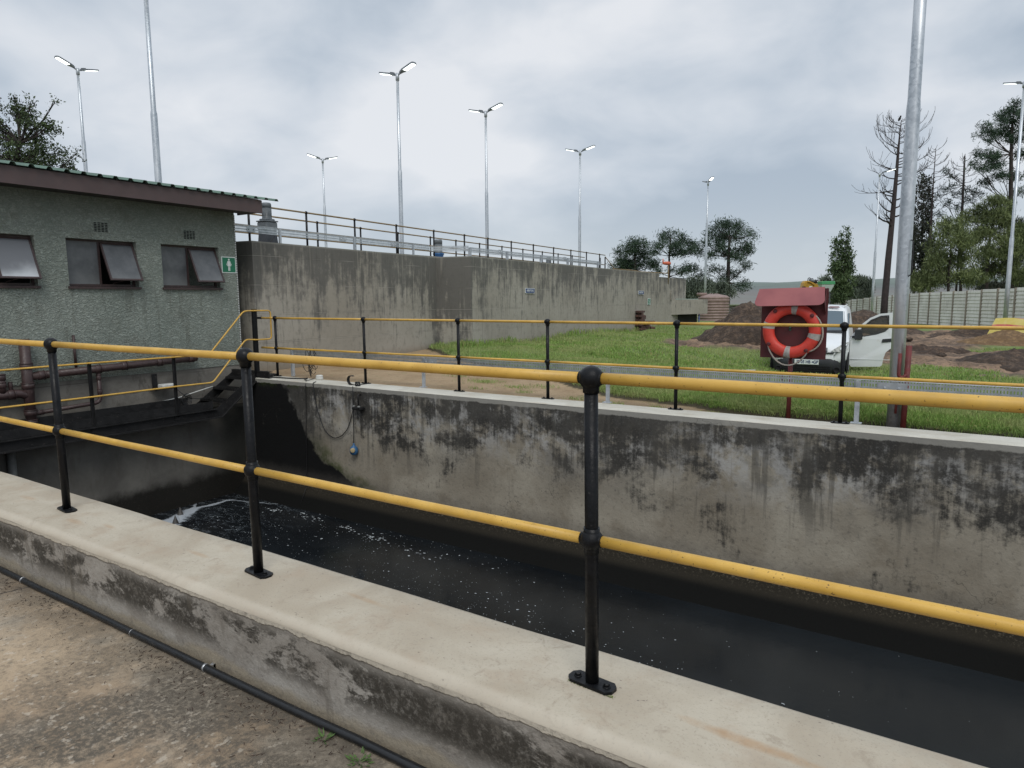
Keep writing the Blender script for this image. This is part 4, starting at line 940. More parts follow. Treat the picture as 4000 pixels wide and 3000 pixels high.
# broken brick pillar
bm_ = NT('old_brick', .9); x, y, z = bm_.xyz()[:3]
cc = bm_.mix(bm_.mr(bm_.noise(6, 4, .7), .3, .7), (.055, .030, .026), (.13, .062, .045)); cc = bm_.mix(bm_.mr(bm_.island(), .2, .8, 0, .6), cc, (.075, .045, .04)); cc = bm_.mix(bm_.mr(bm_.noise(30, 3, .8), .60, .68, 0, .6), cc, (.22, .19, .16)); bm_.col(cc)
bp = MB(); rg = random.Random(5); X0 = tx(25.6)+.03
for j in range(9):
    zb = .03+j*.085
    wid = 4.1 if j < 4 else (2.1 if j < 7 else 1.7)
    for i in range(int(wid+rg.random()*.8)):
        for kx in range(2):
            y0 = 24.95+i*.235+(.11 if j % 2 and j < 8 else 0)+rg.uniform(-.01, .01)+(.25 if i > 1 and j == 3 else 0); x0 = X0+.02+kx*.115+rg.uniform(-.01, .01)
            bp.box((x0, y0, zb), (x0+.108, y0+.22, zb+.078), .006)
for _ in range(9): q = Vector((X0+.15+rg.uniform(-.1, .2), 25.5+rg.uniform(-.3, .9), .06+rg.uniform(0, .5)*rg.random())); bp.box((-.05, -.1, -.035), (.05, .1, .035), .006, m=Matrix.Translation(q) @ Matrix.Rotation(rg.uniform(-1, 1), 4, 'X') @ Matrix.Rotation(rg.uniform(-1, 1), 4, 'Z'))
tag(bp.build('brick_pillar', bm_.m), 'broken stack of old dark bricks against the tank wall on the lawn', 'bricks')

# concrete chamber, brown water tank, far brick store
ch = thing('concrete_chamber', 'raised stained concrete chamber between the big tank and the brown water tank', 'chamber', tuple(at(2690, 1240, 34)))
p0, p1 = at(2612, 1229, 31.5), at(2763, 1229, 33.5); d = (p1-p0); d.z = 0; Lc = d.length; d.normalize(); nn = Vector((-d.y, d.x, 0))
z0, z1 = .50, 1.20
MB().prism([(0, 0), (Lc, 0), (Lc, 1.9), (0, 1.9)], (p0.x, p0.y, z0), d, nn, (0, 0, z1-z0)).build('box', M['tank'], ch)
MB().prism([(.1, .35), (Lc-.35, .35), (Lc-.35, 1.6), (.1, 1.6)], (p0.x, p0.y, -.3), d, nn, (0, 0, .8)).build('base', M['end_wall'], ch)
MB().prism([(.0, .2), (Lc-.5, .2), (Lc-.5, 1.6), (.0, 1.6)], (p0.x, p0.y, 1.202), d, nn, (0, 0, .03)).build('green_cover', paint('pale_green_sheet', (.33, .42, .36), .6), ch)
q = p0+d*.45+nn*.3; MB().tube([(q.x, q.y, 1.24), (q.x+d.x*.32, q.y+d.y*.32, 1.24)], .10, 14).build('pipe_stub', M['void'], ch)
q = p0+d*.05; MB().box((q.x-.05, q.y-.05, 1.2), (q.x+.1, q.y+.1, 1.62)).build('post', M['tank'], ch)
blue_p = paint('blue_pipe', (.03, .14, .4), .5); q = p0+d*(Lc-.55)+nn*.1; MB().tube([(q.x, q.y, .50), (q.x, q.y, -.1)], .025, 8).build('blue_pipe', blue_p, ch)
br = NT('brown_polytank', .55); z = br.xyz()[2]; br.col(br.mix(br.mr(br.noise(4, 5), .3, .7), (.20, .135, .115), (.27, .19, .165)))
P = at(2785, 1249, 40); rad = .90; zb = -.12; pr = [(rad, 0)]
for k in range(7): zz = .12+k*.16; pr += [(rad, zz), (rad-.035, zz+.03), (rad-.035, zz+.06), (rad, zz+.09)]
pr += [(rad, 1.30), (rad-.03, 1.33), (rad, 1.36), (rad*1.0, 1.42), (rad*.82, 1.52), (rad*.35, 1.60), (.0001, 1.61)]
wt_ = thing('water_tank', 'round brown ribbed plastic water tank with a domed lid', 'water tank', (P.x, P.y, zb))
MB().lathe(pr, (P.x, P.y, zb), n=36).build('shell', br.m, wt_)
MB().lathe([(.3, 1.50), (.3, 1.66), (.28, 1.69), (.0001, 1.69)], (P.x-.62, P.y-.25, zb), n=20).build('lid', br.m, wt_)
mb = MB(); 
for k in range(8): a = 2*PI*k/8; mb.tube([(P.x+rad*.99*math.cos(a), P.y+rad*.99*math.sin(a), zb+1.41), (P.x+rad*.2*math.cos(a), P.y+rad*.2*math.sin(a), zb+1.63)], .03, 5)
mb.build('roof_rib', br.m, wt_)
# far low wall behind the heap and brick store
wl = paint('pale_far_wall', (.36, .36, .34), .9)
a, b = at(2825, 1212, 56), at(3010, 1212, 58); MB_ = MB(); d = (b-a); d.z = 0; Ld = d.length; d.normalize()
tag(MB_.prism([(0, 0), (Ld, 0), (Ld, .12), (0, .12)], (a.x, a.y, -.9), d, (-d.y, d.x, 0), (0, 0, 1.35)).build('far_wall', wl), 'pale low wall far behind the dark soil heap', 'wall')
bk = NT('brick_store', .9); tb = bk.n('ShaderNodeTexBrick'); bk.set(tb.inputs['Vector'], bk.vec(rot=(R(90), 0, R(12)))); tb.inputs['Scale'].default_value = 1; tb.inputs['Brick Width'].default_value = .26; tb.inputs['Row Height'].default_value = .10; tb.inputs['Mortar Size'].default_value = .016
tb.inputs['Color1'].default_value = (.07, .05, .045, 1); tb.inputs['Color2'].default_value = (.11, .075, .06, 1); tb.inputs['Mortar'].default_value = (.30, .29, .27, 1); bk.col(tb.outputs['Color'])
st_ = thing('brick_store', 'small dark brick building with a flat green roof behind the soil heap', 'building', tuple(at(2970, 1250, 46)))
a, b = at(2908, 1190, 45), at(3190, 1190, 47); d = (b-a); d.z = 0; Ls = d.length; d.normalize(); nn = Vector((-d.y, d.x, 0))
MB().prism([(0, 0), (Ls, 0), (Ls, 2.5), (0, 2.5)], (a.x, a.y, -1), d, nn, (0, 0, 1.72)).build('wall', bk.m, st_)
MB().prism([(-.12, -.15), (Ls+.12, -.15), (Ls+.12, 2.6), (-.12, 2.6)], (a.x, a.y, .722), d, nn, (0, 0, .08)).build('roof', paint('mossy_roof', (.17, .20, .10), .8, var=.4), st_)

# ------------------------------------------------------------------ near items on the coping
# cable tray behind the far coping
g3 = thing('cable_tray', 'long galvanised perforated cable tray behind the far coping, below the yellow rail', 'cable tray', (-4, 7.5, 0))
tray(g3, (-9.20, 7.50), (6, 7.50), .12, .438)
mb = MB(); mb.box((-9.24, 7.48, .0), (-9.20, 7.53, .445)); mb.build('post', M['galv_plain'], g3)
for x in (-6.35, -3.45, -.74, 2.2):
    MB().box((x-.022, 7.462, .0), (x+.022, 7.49, .43)).box((x-.05, 7.42, .003), (x+.05, 7.50, .010)).build('post', M['galv_plain'], g3)
for x in (-6.25, -3.66, -.45):
    mb = MB(); mb.box((x-.12, 7.488, .335), (x+.12, 7.497, .415))
    for s in (-.06, .06): mb.lathe([(.012, 0), (.012, .008), (.007, .012)], (x+s, 7.488, .37), (0, -1, 0), 6, False)
    mb.build('coupler', M['galv_plain'], g3)
# hanging cables
rgc = random.Random(9); mb = MB(); cx = -8.66
for k in range(6):
    pts = []
    ph = rgc.uniform(0, 6); amp = rgc.uniform(.02, .07)
    for i in range(22):
        u = i/21; z = .50*(1-u)+.03*u; pts.append((cx+.07*math.sin(ph+u*rgc.choice((5, 6)))*math.sin(u*PI)+.14*(1-u)*((k % 3)-1)*.6, 7.40+amp*math.cos(ph+u*7)*math.sin(u*PI), z))
    mb.tube(pts, .0045, 6)
for k in range(5):
    c0 = (cx+rgc.uniform(-.12, .14), 7.40+rgc.uniform(-.03, .03), rgc.uniform(.15, .42)); r = rgc.uniform(.05, .08); til = rgc.uniform(-.5, .5)
    mb.tube([(c0[0]+r*math.cos(a), c0[1]+r*math.sin(a)*til, c0[2]+r*1.3*math.sin(a)) for a in np.linspace(0, 2*PI*.93, 20)], .0045, 6)
mb.tube(bend([(-9.75, 7.2, .06), (-9.4, 7.17, .012), (-8.9, 7.21, .012), (cx, 7.33, .012)], .15), .010, 8)
mb.tube(bend([(cx, 7.33, .03), (-8.60, 7.20, .012), (-8.44, 7.14, .012), (cx+.1, 7.38, .012)], .1), .005, 6)
tag(mb.build('cable_bundle', M['cable']), 'tangle of black cables tied to the far mid rail and lying on the coping', 'cable')
mb = MB(); mb.tube(bend([(-8.62, 7.25, .015), (-8.42, 7.10, .012), (-8.365, 7.035, -.03), (-8.37, 7.03, -.4), (-8.395, 7.03, -.82), (-8.406, 7.03, -1.2), (-8.40, 7.00, -1.65), (-8.35, 6.8, -1.92)], .06), .005, 6)
tag(mb.build('hanging_cable', M['cable']), 'thin black cable hanging straight down the dark end of the far wall', 'cable')
fl = thing('float_switch', 'blue float switch with a pale cap hanging by its cable on the channel wall', 'float switch', (-7.31, 7.0, -.92))
wz = [(-8.20, 7.10, .012), (-8.199, 7.035, .0), (-8.157, 7.025, -.189), (-8.119, 7.025, -.394), (-8.06, 7.025, -.52), (-8.029, 7.025, -.60), (-7.977, 7.025, -.70), (-7.86, 7.025, -.793), (-7.74, 7.025, -.819), (-7.594, 7.025, -.765), (-7.47, 7.025, -.651), (-7.393, 7.025, -.501), (-7.325, 7.02, -.328), (-7.300, 7.0, -.02)]
MB().tube(bend(wz, .05, 3), .0065, 8).build('cable', M['cable'], fl)
MB().tube([(-7.288, 6.99, .01), (-7.30, 7.0, -.2), (-7.318, 7.01, -.478), (-7.314, 7.0, -.70), (-7.312, 6.99, -.85)], .0065, 8).build('cable', M['cable'], fl)
MB().lathe([(.0001, -.078), (.03, -.074), (.053, -.055), (.062, -.02), (.060, .015), (.045, .045), (.022, .062), (.014, .085), (.012, .10)], (-7.312, 6.99, -.94), n=24).build('float', paint('float_blue', (.035, .13, .28), .5, var=.3, scale=25), fl)
dv = Vector((.45, -.85, .1)).normalized(); MB().lathe([(.036, .045), (.036, .066), (.030, .070), (.0001, .071)], (-7.312, 6.99, -.94), dv, 20).build('cap', paint('cap_cream', (.45, .36, .20), .6), fl)
hk = thing('hook_bracket', 'black curved steel hook lying on the far coping with cable wound round it', 'bracket', (-7.4, 7.2, 0))
pts = [(-7.47+.075*math.cos(a), 7.14, .075+.072*math.sin(a)) for a in np.linspace(R(60), R(285), 16)]
mb = MB()
for (a, b) in zip(pts[:-1], pts[1:]):
    mb.add([(a[0], 7.12, a[2]), (b[0], 7.12, b[2]), (b[0], 7.17, b[2]), (a[0], 7.17, a[2])], [(0, 1, 2, 3)])
v_in = [(-7.47+.068*math.cos(a), 7.14, .075+.065*math.sin(a)) for a in np.linspace(R(60), R(285), 16)]
for (a, b) in zip(v_in[:-1], v_in[1:]): mb.add([(a[0], 7.12, a[2]), (b[0], 7.12, b[2]), (b[0], 7.17, b[2]), (a[0], 7.17, a[2])], [(3, 2, 1, 0)])
mb.box((-7.47, 7.13, .003), (-7.38, 7.165, .010)); mb.box((-7.38, 7.13, .003), (-7.34, 7.42, .010)); mb.build('strap', M['black_steel'], hk)
mb = MB()
for k in range(7): mb.tube([(-7.30+.035*math.cos(a)*(1+.2*k/6), 7.10+.028*math.sin(a), .03+.03*math.sin(a*1.0+k)) for a in np.linspace(0, 2*PI, 14)], .006, 6)
mb.build('wound_cable', M['cable'], hk)
ls = thing('wall_bracket', 'small rusted wall bracket with twin lugs fixed on the channel wall', 'bracket', (-7.17, 7.03, -.2))  # steel bracket with lugs, no lamp in it
MB().tube(bend([(-7.19, 7.05, -.11), (-7.18, 6.98, -.11), (-7.165, 6.97, -.26)], .03), .010, 8).build('arm', M['black_steel'], ls)
MB().box((-7.27, 6.93, -.33), (-7.10, 7.04, -.285), .01).build('body', M['black_steel'], ls)
MB().ball((-7.24, 6.95, -.275), .022, 10, .6).ball((-7.13, 6.94, -.275), .026, 10, .6).build('lug', M['pvc'], ls)
cb = MB().lathe([(.055, 0), (.060, .01), (.060, .035), (.052, .045), (.055, .05), (.055, .062), (.04, .072), (.0001, .074)], (-8.46, 7.40, .001), n=20).build('connector_box', M['white_plastic'])
tag(cb, 'small round pale connector box on the coping beside the cable tangle', 'junction box')
# two small stones by the end wall
for k, (x, y, s) in enumerate(((-9.62, 5.62, .05), (-9.30, 5.35, .05))):
    ob = MB().lathe([(s, 0), (s*.7, s*.8), (s*.2, s*2.2), (.0001, s*2.6)], (x, y, -1.95), n=7, smooth=False).build('stone', paint('wet_stone', (.09, .085, .08), .5, var=.5))
    tag(ob, ('small pointed grey stone at the foot of the end wall', 'small pointed grey stone poking out of the water before the end wall')[k], 'stone')

# black pipe at the foot of the near wall
pp = [(x, 1.622+.006*fbm(x*.8, 0, 1), -.347+.002*fbm(x, 3, 0)) for x in np.arange(-15, 8, .25)]
hp = thing('poly_pipe', 'long black plastic pipe clipped along the foot of the foreground wall', 'pipe', (-3, 1.62, -.39))
MB().tube(pp, .0160, 16).build('pipe', M['hdpe'], hp)
for x in (-4.44, -3.26, -2.665, -1.2):
    big = x != -3.26
    mb = MB().tube([(x-.006*(1 if big else .4), 1.622, -.347), (x+.006*(1 if big else .4), 1.622, -.347)], .0180, 18)
    if big and x > -4: mb.box((x-.009, 1.632, -.347), (x+.009, 1.664, -.368)); mb.box((x-.009, 1.655, -.368), (x+.009, 1.664, -.345)); mb.ball((x, 1.652, -.352), .006, 8)
    mb.build('clip', M['clip'], hp)
# leaf litter and needles along the wall foot
V = []; Fc = []
def sliver(x, y, z, L_, w, a, tl):
    c_, s_ = math.cos(a), math.sin(a); k = len(V); bx = random.uniform(-.3, .3)*L_
    p = [(0, -w), (L_*.5, -w+bx*.3), (L_, bx), (L_*.5, w+bx*.3), (0, w)]
    for q, (u, v) in enumerate(p): V.append((x+u*c_-v*s_, y+u*s_+v*c_, z+tl*u))
    Fc.append(tuple(range(k, k+5)))
rl = random.Random(11)
for _ in range(1500):
    x = rl.uniform(-6, .5); dd = abs(rl.gauss(0, .06)) if rl.random() < .7 else abs(rl.gauss(0, .25)); cl = fbm(x*1.6, 2.0)
    if cl < -.05 and rl.random() < .8: continue
    y = 1.595-dd; random.seed(rl.random()); sliver(x, y, -.362, rl.uniform(.008, .03), rl.uniform(.0007, .0018), rl.uniform(0, 2*PI), rl.uniform(-.02, .12))
for _ in range(420):
    x = rl.uniform(-6, .0); y = rl.uniform(-.2, 1.5); random.seed(rl.random()); sliver(x, y, -.362, rl.uniform(.008, .028), rl.uniform(.0006, .0014), rl.uniform(0, 2*PI), rl.uniform(0, .08))
mb = MB(); mb.v = V; mb.f = Fc; mb.sm = [False]*len(Fc)
tag(mb.build('leaf_litter', paint('litter', (.060, .032, .022), .9, var=.6, scale=40)), 'scattered dark brown needles and leaf litter along the foot of the wall', 'litter', kind='stuff')
V = []; Fc = []
for (cx, cy, n, rad_) in ((-1.66, 1.56, 40, .045), (-1.50, 1.50, 26, .03), (-1.40, 1.46, 70, .06), (-1.86, 1.58, 22, .03), (-1.20, 1.50, 40, .05)):
    for _ in range(n): a = rl.uniform(0, 2*PI); r = rad_*rl.random(); random.seed(rl.random()); sliver(cx+r*math.cos(a), cy+r*math.sin(a), -.359, rl.uniform(.012, .028), rl.uniform(.002, .004), a+rl.uniform(-.5, .5), rl.uniform(.1, .7))
mb = MB(); mb.v = V; mb.f = Fc; mb.sm = [False]*len(Fc)
tag(mb.build('weeds', paint('weed_green', (.09, .16, .04), .8, var=.4, scale=40)), 'small green weeds sprouting beside the black pipe', 'weeds', kind='stuff')
# moss under the third base plate
random.seed(5); V = []; Fc = []
for _ in range(200):
    x = -.99+random.random()*.17; y = 1.856-.000+(-.08)*(x+.915)+random.gauss(0, .003); sliver(x, y, .001, .006, .0018, random.uniform(0, 6.3), .5)
mb = MB(); mb.v = V; mb.f = Fc; mb.sm = [False]*len(Fc)
tag(mb.build('moss', paint('moss_green', (.11, .15, .02), .9, var=.5, scale=60)), 'fringe of green moss along the base plate of the nearest post', 'moss', kind='stuff')

# ------------------------------------------------------------------ life ring stand
YS = 7.72
rs = thing('ring_stand', 'dark red board with a hood on a post holding the life ring', 'stand', (-1.43, YS+.03, -.1))
MB().tube([(-1.432, YS+.03, -.15), (-1.432, YS+.03, .70)], .024, 14).build('post', M['red_paint'], rs)
MB().box((-1.745, YS, .605), (-1.085, YS+.006, 1.345)).build('board', M['red_dark'], rs)
t = NT('hood_faded_red', .6); oc = t.pos()
c = t.mix(t.mr(t.noise(4, 4), .3, .7), (.235, .065, .07), (.30, .09, .09)); sc_ = t.noise(9, 6, .75, .8, v=t.vec((1, 1, 1.2))); c = t.mix(t.math('MULTIPLY', t.mr(sc_, .57, .66, 0, .8), t.mr(t.noise(3.2, 3, v=t.vec(loc=(.2, 0, 1))), .48, .58)), c, (.42, .30, .34)); t.col(c)
# hood: folded sheet sloping forward with rounded lower corners
hp_ = []; w = .345; hh = .235
pl = [(-w+.02, 0), (w-.02, 0), (w, -hh+.06)]
pl += [(w-.06+.06*math.cos(a), -hh+.06+.06*math.sin(a)) for a in np.linspace(0, -PI/2, 6)] + [(-w+.06+.06*math.cos(a), -hh+.06+.06*math.sin(a)) for a in np.linspace(-PI/2, -PI, 6)]
pl += [(-w, -hh+.06)]
ey = Vector((0, .62, .785)).normalized(); MB().prism(pl, (-1.445, YS-.02, 1.350), (1, 0, .02), ey, (0, -.004, .003)).build('hood', t.m, rs)
MB().prism([(0, 0), (.02, 0), (.02, -.30), (-.115, -.155)], (-1.105, YS-.001, 1.35), (0, 1, 0), (0, 0, 1), (.003, 0, 0)).build('side_panel', M['red_dark'], rs)
MB().tube(bend([(-1.46, YS+.03, .42), (-1.50, YS-.0, .42), (-1.505, YS-.02, .36)], .02), .008, 8).build('tap', M['red_paint'], rs)
MB().box((-1.455, YS-.006, .90), (-1.435, YS-.001, .955)).ball((-1.445, YS-.02, .93), .013, 8).build('latch', paint('green_latch', (.03, .09, .06), .5), rs)
lr = thing('life_ring', 'orange-red life ring with four grey reflective bands and a grab rope', 'life ring', (-1.42, YS-.06, .905))
Rm, rm = .232, .061; C0 = Vector((-1.42, YS-.066, .905))
def tor(a0, a1, rr, n=64, m=18, closed=False):
    mb = MB(); vs = []; fs = []; N = max(2, int(n*(a1-a0)/(2*PI)))+1
    for i in range(N):
        a = a0+(a1-a0)*i/(N-1)
        for k in range(m):
            b = 2*PI*k/m; q = Rm+rr*math.cos(b); vs.append(C0+Vector((q*math.cos(a), -rr*.82*math.sin(b), q*math.sin(a))))
    for i in range(N-1):
        for k in range(m): fs.append((i*m+k, (i+1)*m+k, (i+1)*m+(k+1) % m, i*m+(k+1) % m))
    return mb.add(vs, fs, True)
t = NT('life_ring_orange', .5); c = t.mix(t.mr(t.noise(9, 4), .3, .7), (.52, .040, .026), (.66, .060, .038)); c = t.mix(t.mr(t.noise(28, 3, .7), .64, .70, 0, .5), c, (.32, .045, .03)); t.col(c); t.bump(t.noise(60, 3), .1, .002)
tor(0, 2*PI, rm).build('ring', t.m, lr)
for a in (R(83), R(168), R(-14), R(-97)): tor(a-.125, a+.125, rm+.0015, 90).build('band', paint('reflective_band', (.42, .40, .37), .45, var=.3, scale=30), lr)
def rp_(a, k=1.30): return C0+Vector((Rm*k*math.cos(a), -.02, Rm*k*math.sin(a)))
an = [R(38), R(-52), R(-146), R(128)]
rope = []
for a, b, sag, kk in ((an[0], an[1], .02, 1.34), (an[1], an[2], .07, 1.30)):
    pts = []
    for i in range(15):
        u = i/14; g = a+(b-a)*u; k = 1.18+(kk-1.18)*math.sin(u*PI)**.6; p = rp_(g, k); p.z -= sag*math.sin(u*PI); pts.append(p)
    rope.append(pts)
for pts in rope: MB().tube(pts, .0085, 8).build('grab_rope', M['rope'], lr)
for a in an: MB().lathe([(.020, 0), (.020, .012), (.010, .014), (.0001, .014)], C0+Vector((Rm*1.12*math.cos(a), -.048, Rm*1.12*math.sin(a))), (0, -1, 0), 14).build('rope_eye', M['red_dark'], lr)
# red post with bent pipe
rp2 = thing('red_post', 'red steel post with a bent side bar beside the big galvanised pole', 'post', (-.335, 7.70, -.12))
MB().tube([(-.345, 7.70, -.2), (-.335, 7.70, .775)], .0265, 16).build('post', M['red_paint'], rp2)
MB().tube(bend([(-.405, 7.66, .70), (-.408, 7.66, .475), (-.375, 7.67, .455), (-.34, 7.68, .49)], .03), .017, 12).build('side_bar', M['red_paint'], rp2)
MB().tube([(-.415, 7.66, .10), (-.407, 7.66, .32)], .012, 12).build('side_bar', M['red_paint'], rp2)
gz_n = lambda x, y: float(ground_z(np.array([x]), np.array([y]))[0][0])

# ------------------------------------------------------------------ lamp poles
lampd = paint('lamp_grey', (.20, .22, .24), .5, .3, var=.2)
em = bpy.data.materials.new('led_panel'); em.use_nodes = True; eb = em.node_tree.nodes['Principled BSDF']; eb.inputs['Base Color'].default_value = (.9, .95, .95, 1); eb.inputs['Emission Color'].default_value = (.93, 1, .97, 1); eb.inputs['Emission Strength'].default_value = 3.2
def lamp(label, x, y, zb, H, joint, r0, r1, az, heads=(0, 1), zh=None, tilt=14):
    o = thing('lamp_pole', label, 'street lamp', (x, y, zb), group='galvanised double-arm lamp poles')
    hj = joint-zb; HH = H-zb
    MB().tube([(0, 0, -.2), (0, 0, hj*.5), (0, 0, hj), (0, 0, hj+.10), (0, 0, HH)], [r0*1.02, r0, r0*.95, r1*1.05, r1*.88], 18).build('pole', M['galv'], o, local=True)
    MB().tube([(0, 0, HH-.22), (0, 0, HH+.03)], r1*1.25, 14).build('cap', M['galv_plain'], o, local=True)
    for h in heads:
        a = az+(PI if h else 0); ca, sa = math.cos(a), math.sin(a); tl = R(tilt)
        ex = Vector((ca*math.cos(tl), sa*math.cos(tl), math.sin(tl))); ey = Vector((-sa, ca, 0)); ez = ex.cross(ey)
        P0 = Vector((ca*.05, sa*.05, HH-.03)); hd = MB().tube([Vector((0, 0, HH-.05)), P0+ex*.14], .024, 8)
        out = [(.10, -.045), (.22, -.075), (.30, -.12), (.82, -.125), (.88, -.10), (.90, -.05), (.90, .05), (.88, .10), (.82, .125), (.30, .12), (.22, .075), (.10, .045)]
        hd.prism(out, P0+ez*.0, ex, ey, ez*.055)
        for k in range(4): hd.prism([(.16+k*.05, -.05), (.17+k*.05, -.05), (.17+k*.05, .05), (.16+k*.05, .05)], P0+ez*.055, ex, ey, ez*.04)
        ho = hd.build('lamp_head', lampd, o, local=True)
        MB().prism([(.36, -.10), (.84, -.10), (.87, -.05), (.87, .05), (.84, .10), (.36, .10)], P0-ez*.006, ex, ey, ez*.005).build('led_panel', em, ho, local=True)
    return o
cam_rt = math.atan2(RT.y, RT.x)
def pole_at(label, px, py, D, pj, r0, r1, azoff, heads=(0, 1), zb=-.2):
    T_ = at(px, py, D); k = (T_-CAM).xy.length
    J = at(px, pj, D); return lamp(label, T_.x, T_.y, zb, T_.z, J.z+ (T_.z-J.z)*.0, r0, r1, cam_rt+azoff, heads)
pole_at('lamp pole above the left tree with both lamps lit', 303, 270, 28, 545, .080, .055, R(-110))
pole_at('tall pole rising out of frame behind the middle of the green roof', 566, -60, 17, 430, .085, .060, R(-30))
pole_at('tallest lit double lamp pole behind the tank, left of centre', 1552, 290, 25, 664, .080, .055, R(-38))
pole_at('second lit double lamp pole behind the tank, right of the tallest', 1897, 437, 30.5, 751, .080, .055, R(-35))
pole_at('third lit double lamp pole over the far end of the tank handrail', 2266, 591, 39, 843, .085, .058, R(-30))
pole_at('small distant lamp pole seen through the near part of the tank handrail', 1260, 622, 41, 805, .080, .052, R(-150), zb=0)
pole_at('slim lamp pole in front of the pine trees behind the brown water tank', 2766, 712, 49, 869, .085, .05, R(-85), zb=-.3)
pole_at('distant lamp pole between the poplar and the dead pine', 3437, 676, 44, 985, .080, .05, R(-25), heads=(0,), zb=-.6)
pole_at('lamp pole at the right edge of the picture in front of the large pine', 4003, 322, 30, 925, .095, .065, R(-70), zb=-.4)
bp_ = lamp('thick galvanised pole standing close behind the far coping at the right', -.432, 7.78, -.15, 8.6, 3.02, .064, .052, cam_rt+R(-20))
MB().tube(bend([(.055, -.04, 1.95), (.075, -.055, 1.93), (.075, -.055, 1.62), (.05, -.04, 1.60)], .03), .006, 6).build('cable_loop', M['cable'], bp_, local=True)

# ------------------------------------------------------------------ soil heaps
def heap(name, label, cx, cy, rx, ry, h, mat, seed, rot=0, peaks=None, cat='soil heap', rough=.35):
    n = 90; u = np.linspace(-1.25, 1.25, n); U, V_ = np.meshgrid(u, u); c_, s_ = math.cos(rot), math.sin(rot)
    X = cx+U*rx*c_-V_*ry*s_; Y = cy+U*rx*s_+V_*ry*c_
    rr = np.sqrt(U**2+V_**2)+(vf(U+9, V_+9, 1.7, seed)-.5)*.5
    b = np.clip(1-rr, 0, 1)**.9
    if peaks:
        for (pu, pv, ph, pr) in peaks: b = b+ph*np.exp(-((U-pu)**2+(V_-pv)**2)/pr**2)*np.clip((1.15-rr)*3, 0, 1)
    det = (vf(X, Y, 2.2, seed+2, 5)-.5)*rough+np.abs(vf(X, Y, 6, seed+5, 4)-.5)*rough*.5
    Z = gz(X, Y)+.0+b*h+det*h*np.clip(b*3, 0, 1)-.12*np.clip((rr-.95)*6, 0, 1)+.05
    ii = np.arange(n*n).reshape(n, n); FF = np.stack([ii[:-1, :-1], ii[:-1, 1:], ii[1:, 1:], ii[1:, :-1]], -1).reshape(-1, 4)
    o = npmesh(name, np.stack([X, Y, Z], -1).reshape(-1, 3), FF, mat, smooth=True); return tag(o, label, cat)
def soil(name, a, b, dk, pebble=(.25, .21, .16)):
    t = NT(name, .95); c = t.mix(t.mr(t.noise(1.3, 6, .7, .4), .35, .65), a, b); c = t.mix(t.mr(t.noise(7, 5, .75), .46, .62, .75, 0), c, dk)
    c = t.mix(t.mr(t.noise(32, 3, .75), .68, .74, 0, .7), c, pebble); t.col(c); t.bump(t.math('ADD', t.noise(6, 6, .75), t.math('MULTIPLY', t.noise(22, 4, .7), .5)), .9, .09); return t.m
sd_dark = soil('dark_soil', (.075, .050, .036), (.155, .105, .072), (.032, .023, .018))
sd_mid = soil('red_brown_soil', (.085, .055, .04), (.16, .10, .065), (.035, .025, .02))
sd_sand = soil('orange_sand', (.21, .125, .055), (.30, .19, .09), (.12, .07, .035))
def hp_at(px, py, D): P = at(px, py, D); return P.x, P.y
x, y = hp_at(2905, 1290, 21.5); heap('soil_heap', 'large dark brown soil heap on the lawn left of the life ring', x+.15, y, 1.95, 1.7, 1.12, sd_dark, 41, .3, [(.05, .0, .18, .3), (-.25, .1, .1, .2)])
x, y = hp_at(3375, 1230, 30); heap('soil_heap', 'dark soil heap behind the white van', x, y, 2.6, 2.2, .92, sd_dark, 52, .2, [(-.2, 0, .1, .3)])
x, y = hp_at(4060, 1425, 16.5); heap('soil_heap', 'low ridge of dark churned soil at the right edge of the lawn', x, y, 2.2, 1.1, .42, sd_dark, 63, .0, [(-.3, 0, .15, .25), (.2, .1, .2, .3)], rough=.6)
x, y = hp_at(3790, 1310, 27.5); heap('soil_heap', 'low dark mound in the middle of the churned ground before the precast wall', x, y, 2.2, .8, .40, sd_dark, 74, .5, [(.1, 0, .3, .35)], rough=.6)
x, y = hp_at(3600, 1372, 21); heap('soil_heap', 'small ridge of red-brown clods right of the galvanised pole', x, y, 1.7, .6, .35, sd_mid, 85, .35, [(-.6, 0, .35, .2)], rough=.7)
x, y = hp_at(3945, 1355, 24); heap('sand_heap', 'orange sand heap in front of the striped barrier sheet', x, y, 1.9, 1.3, .50, sd_sand, 96, .1, [(0, 0, .15, .4)], rough=.35)
x, y = hp_at(2975, 1190, 30); heap('soil_heap', 'pale brown soil heap behind the larger dark one', x, y, 2.0, 1.8, 1.0, sd_mid, 107, .2, None)
# clods
cl = [(3673, 1418, 19.5, .16, 'dark lump of earth lying on the track in the churned ground'), (2300+1250, 1345, 24, .12, 'small dark clod beside the galvanised pole')]
for px, py, D, r, lab in cl:
    P = at(px, py, D); z = gz_n(P.x, P.y); rgk = np.random.default_rng(int(px)); mb = MB(); mb.ball((P.x, P.y, z+.08), r, 12, .6)
    mb.v = [(a+rgk.normal(0, r*.08), b+rgk.normal(0, r*.08), c_+rgk.normal(0, r*.06)) for a, b, c_ in mb.v]; tag(mb.build('clod', sd_dark), lab, 'clod')
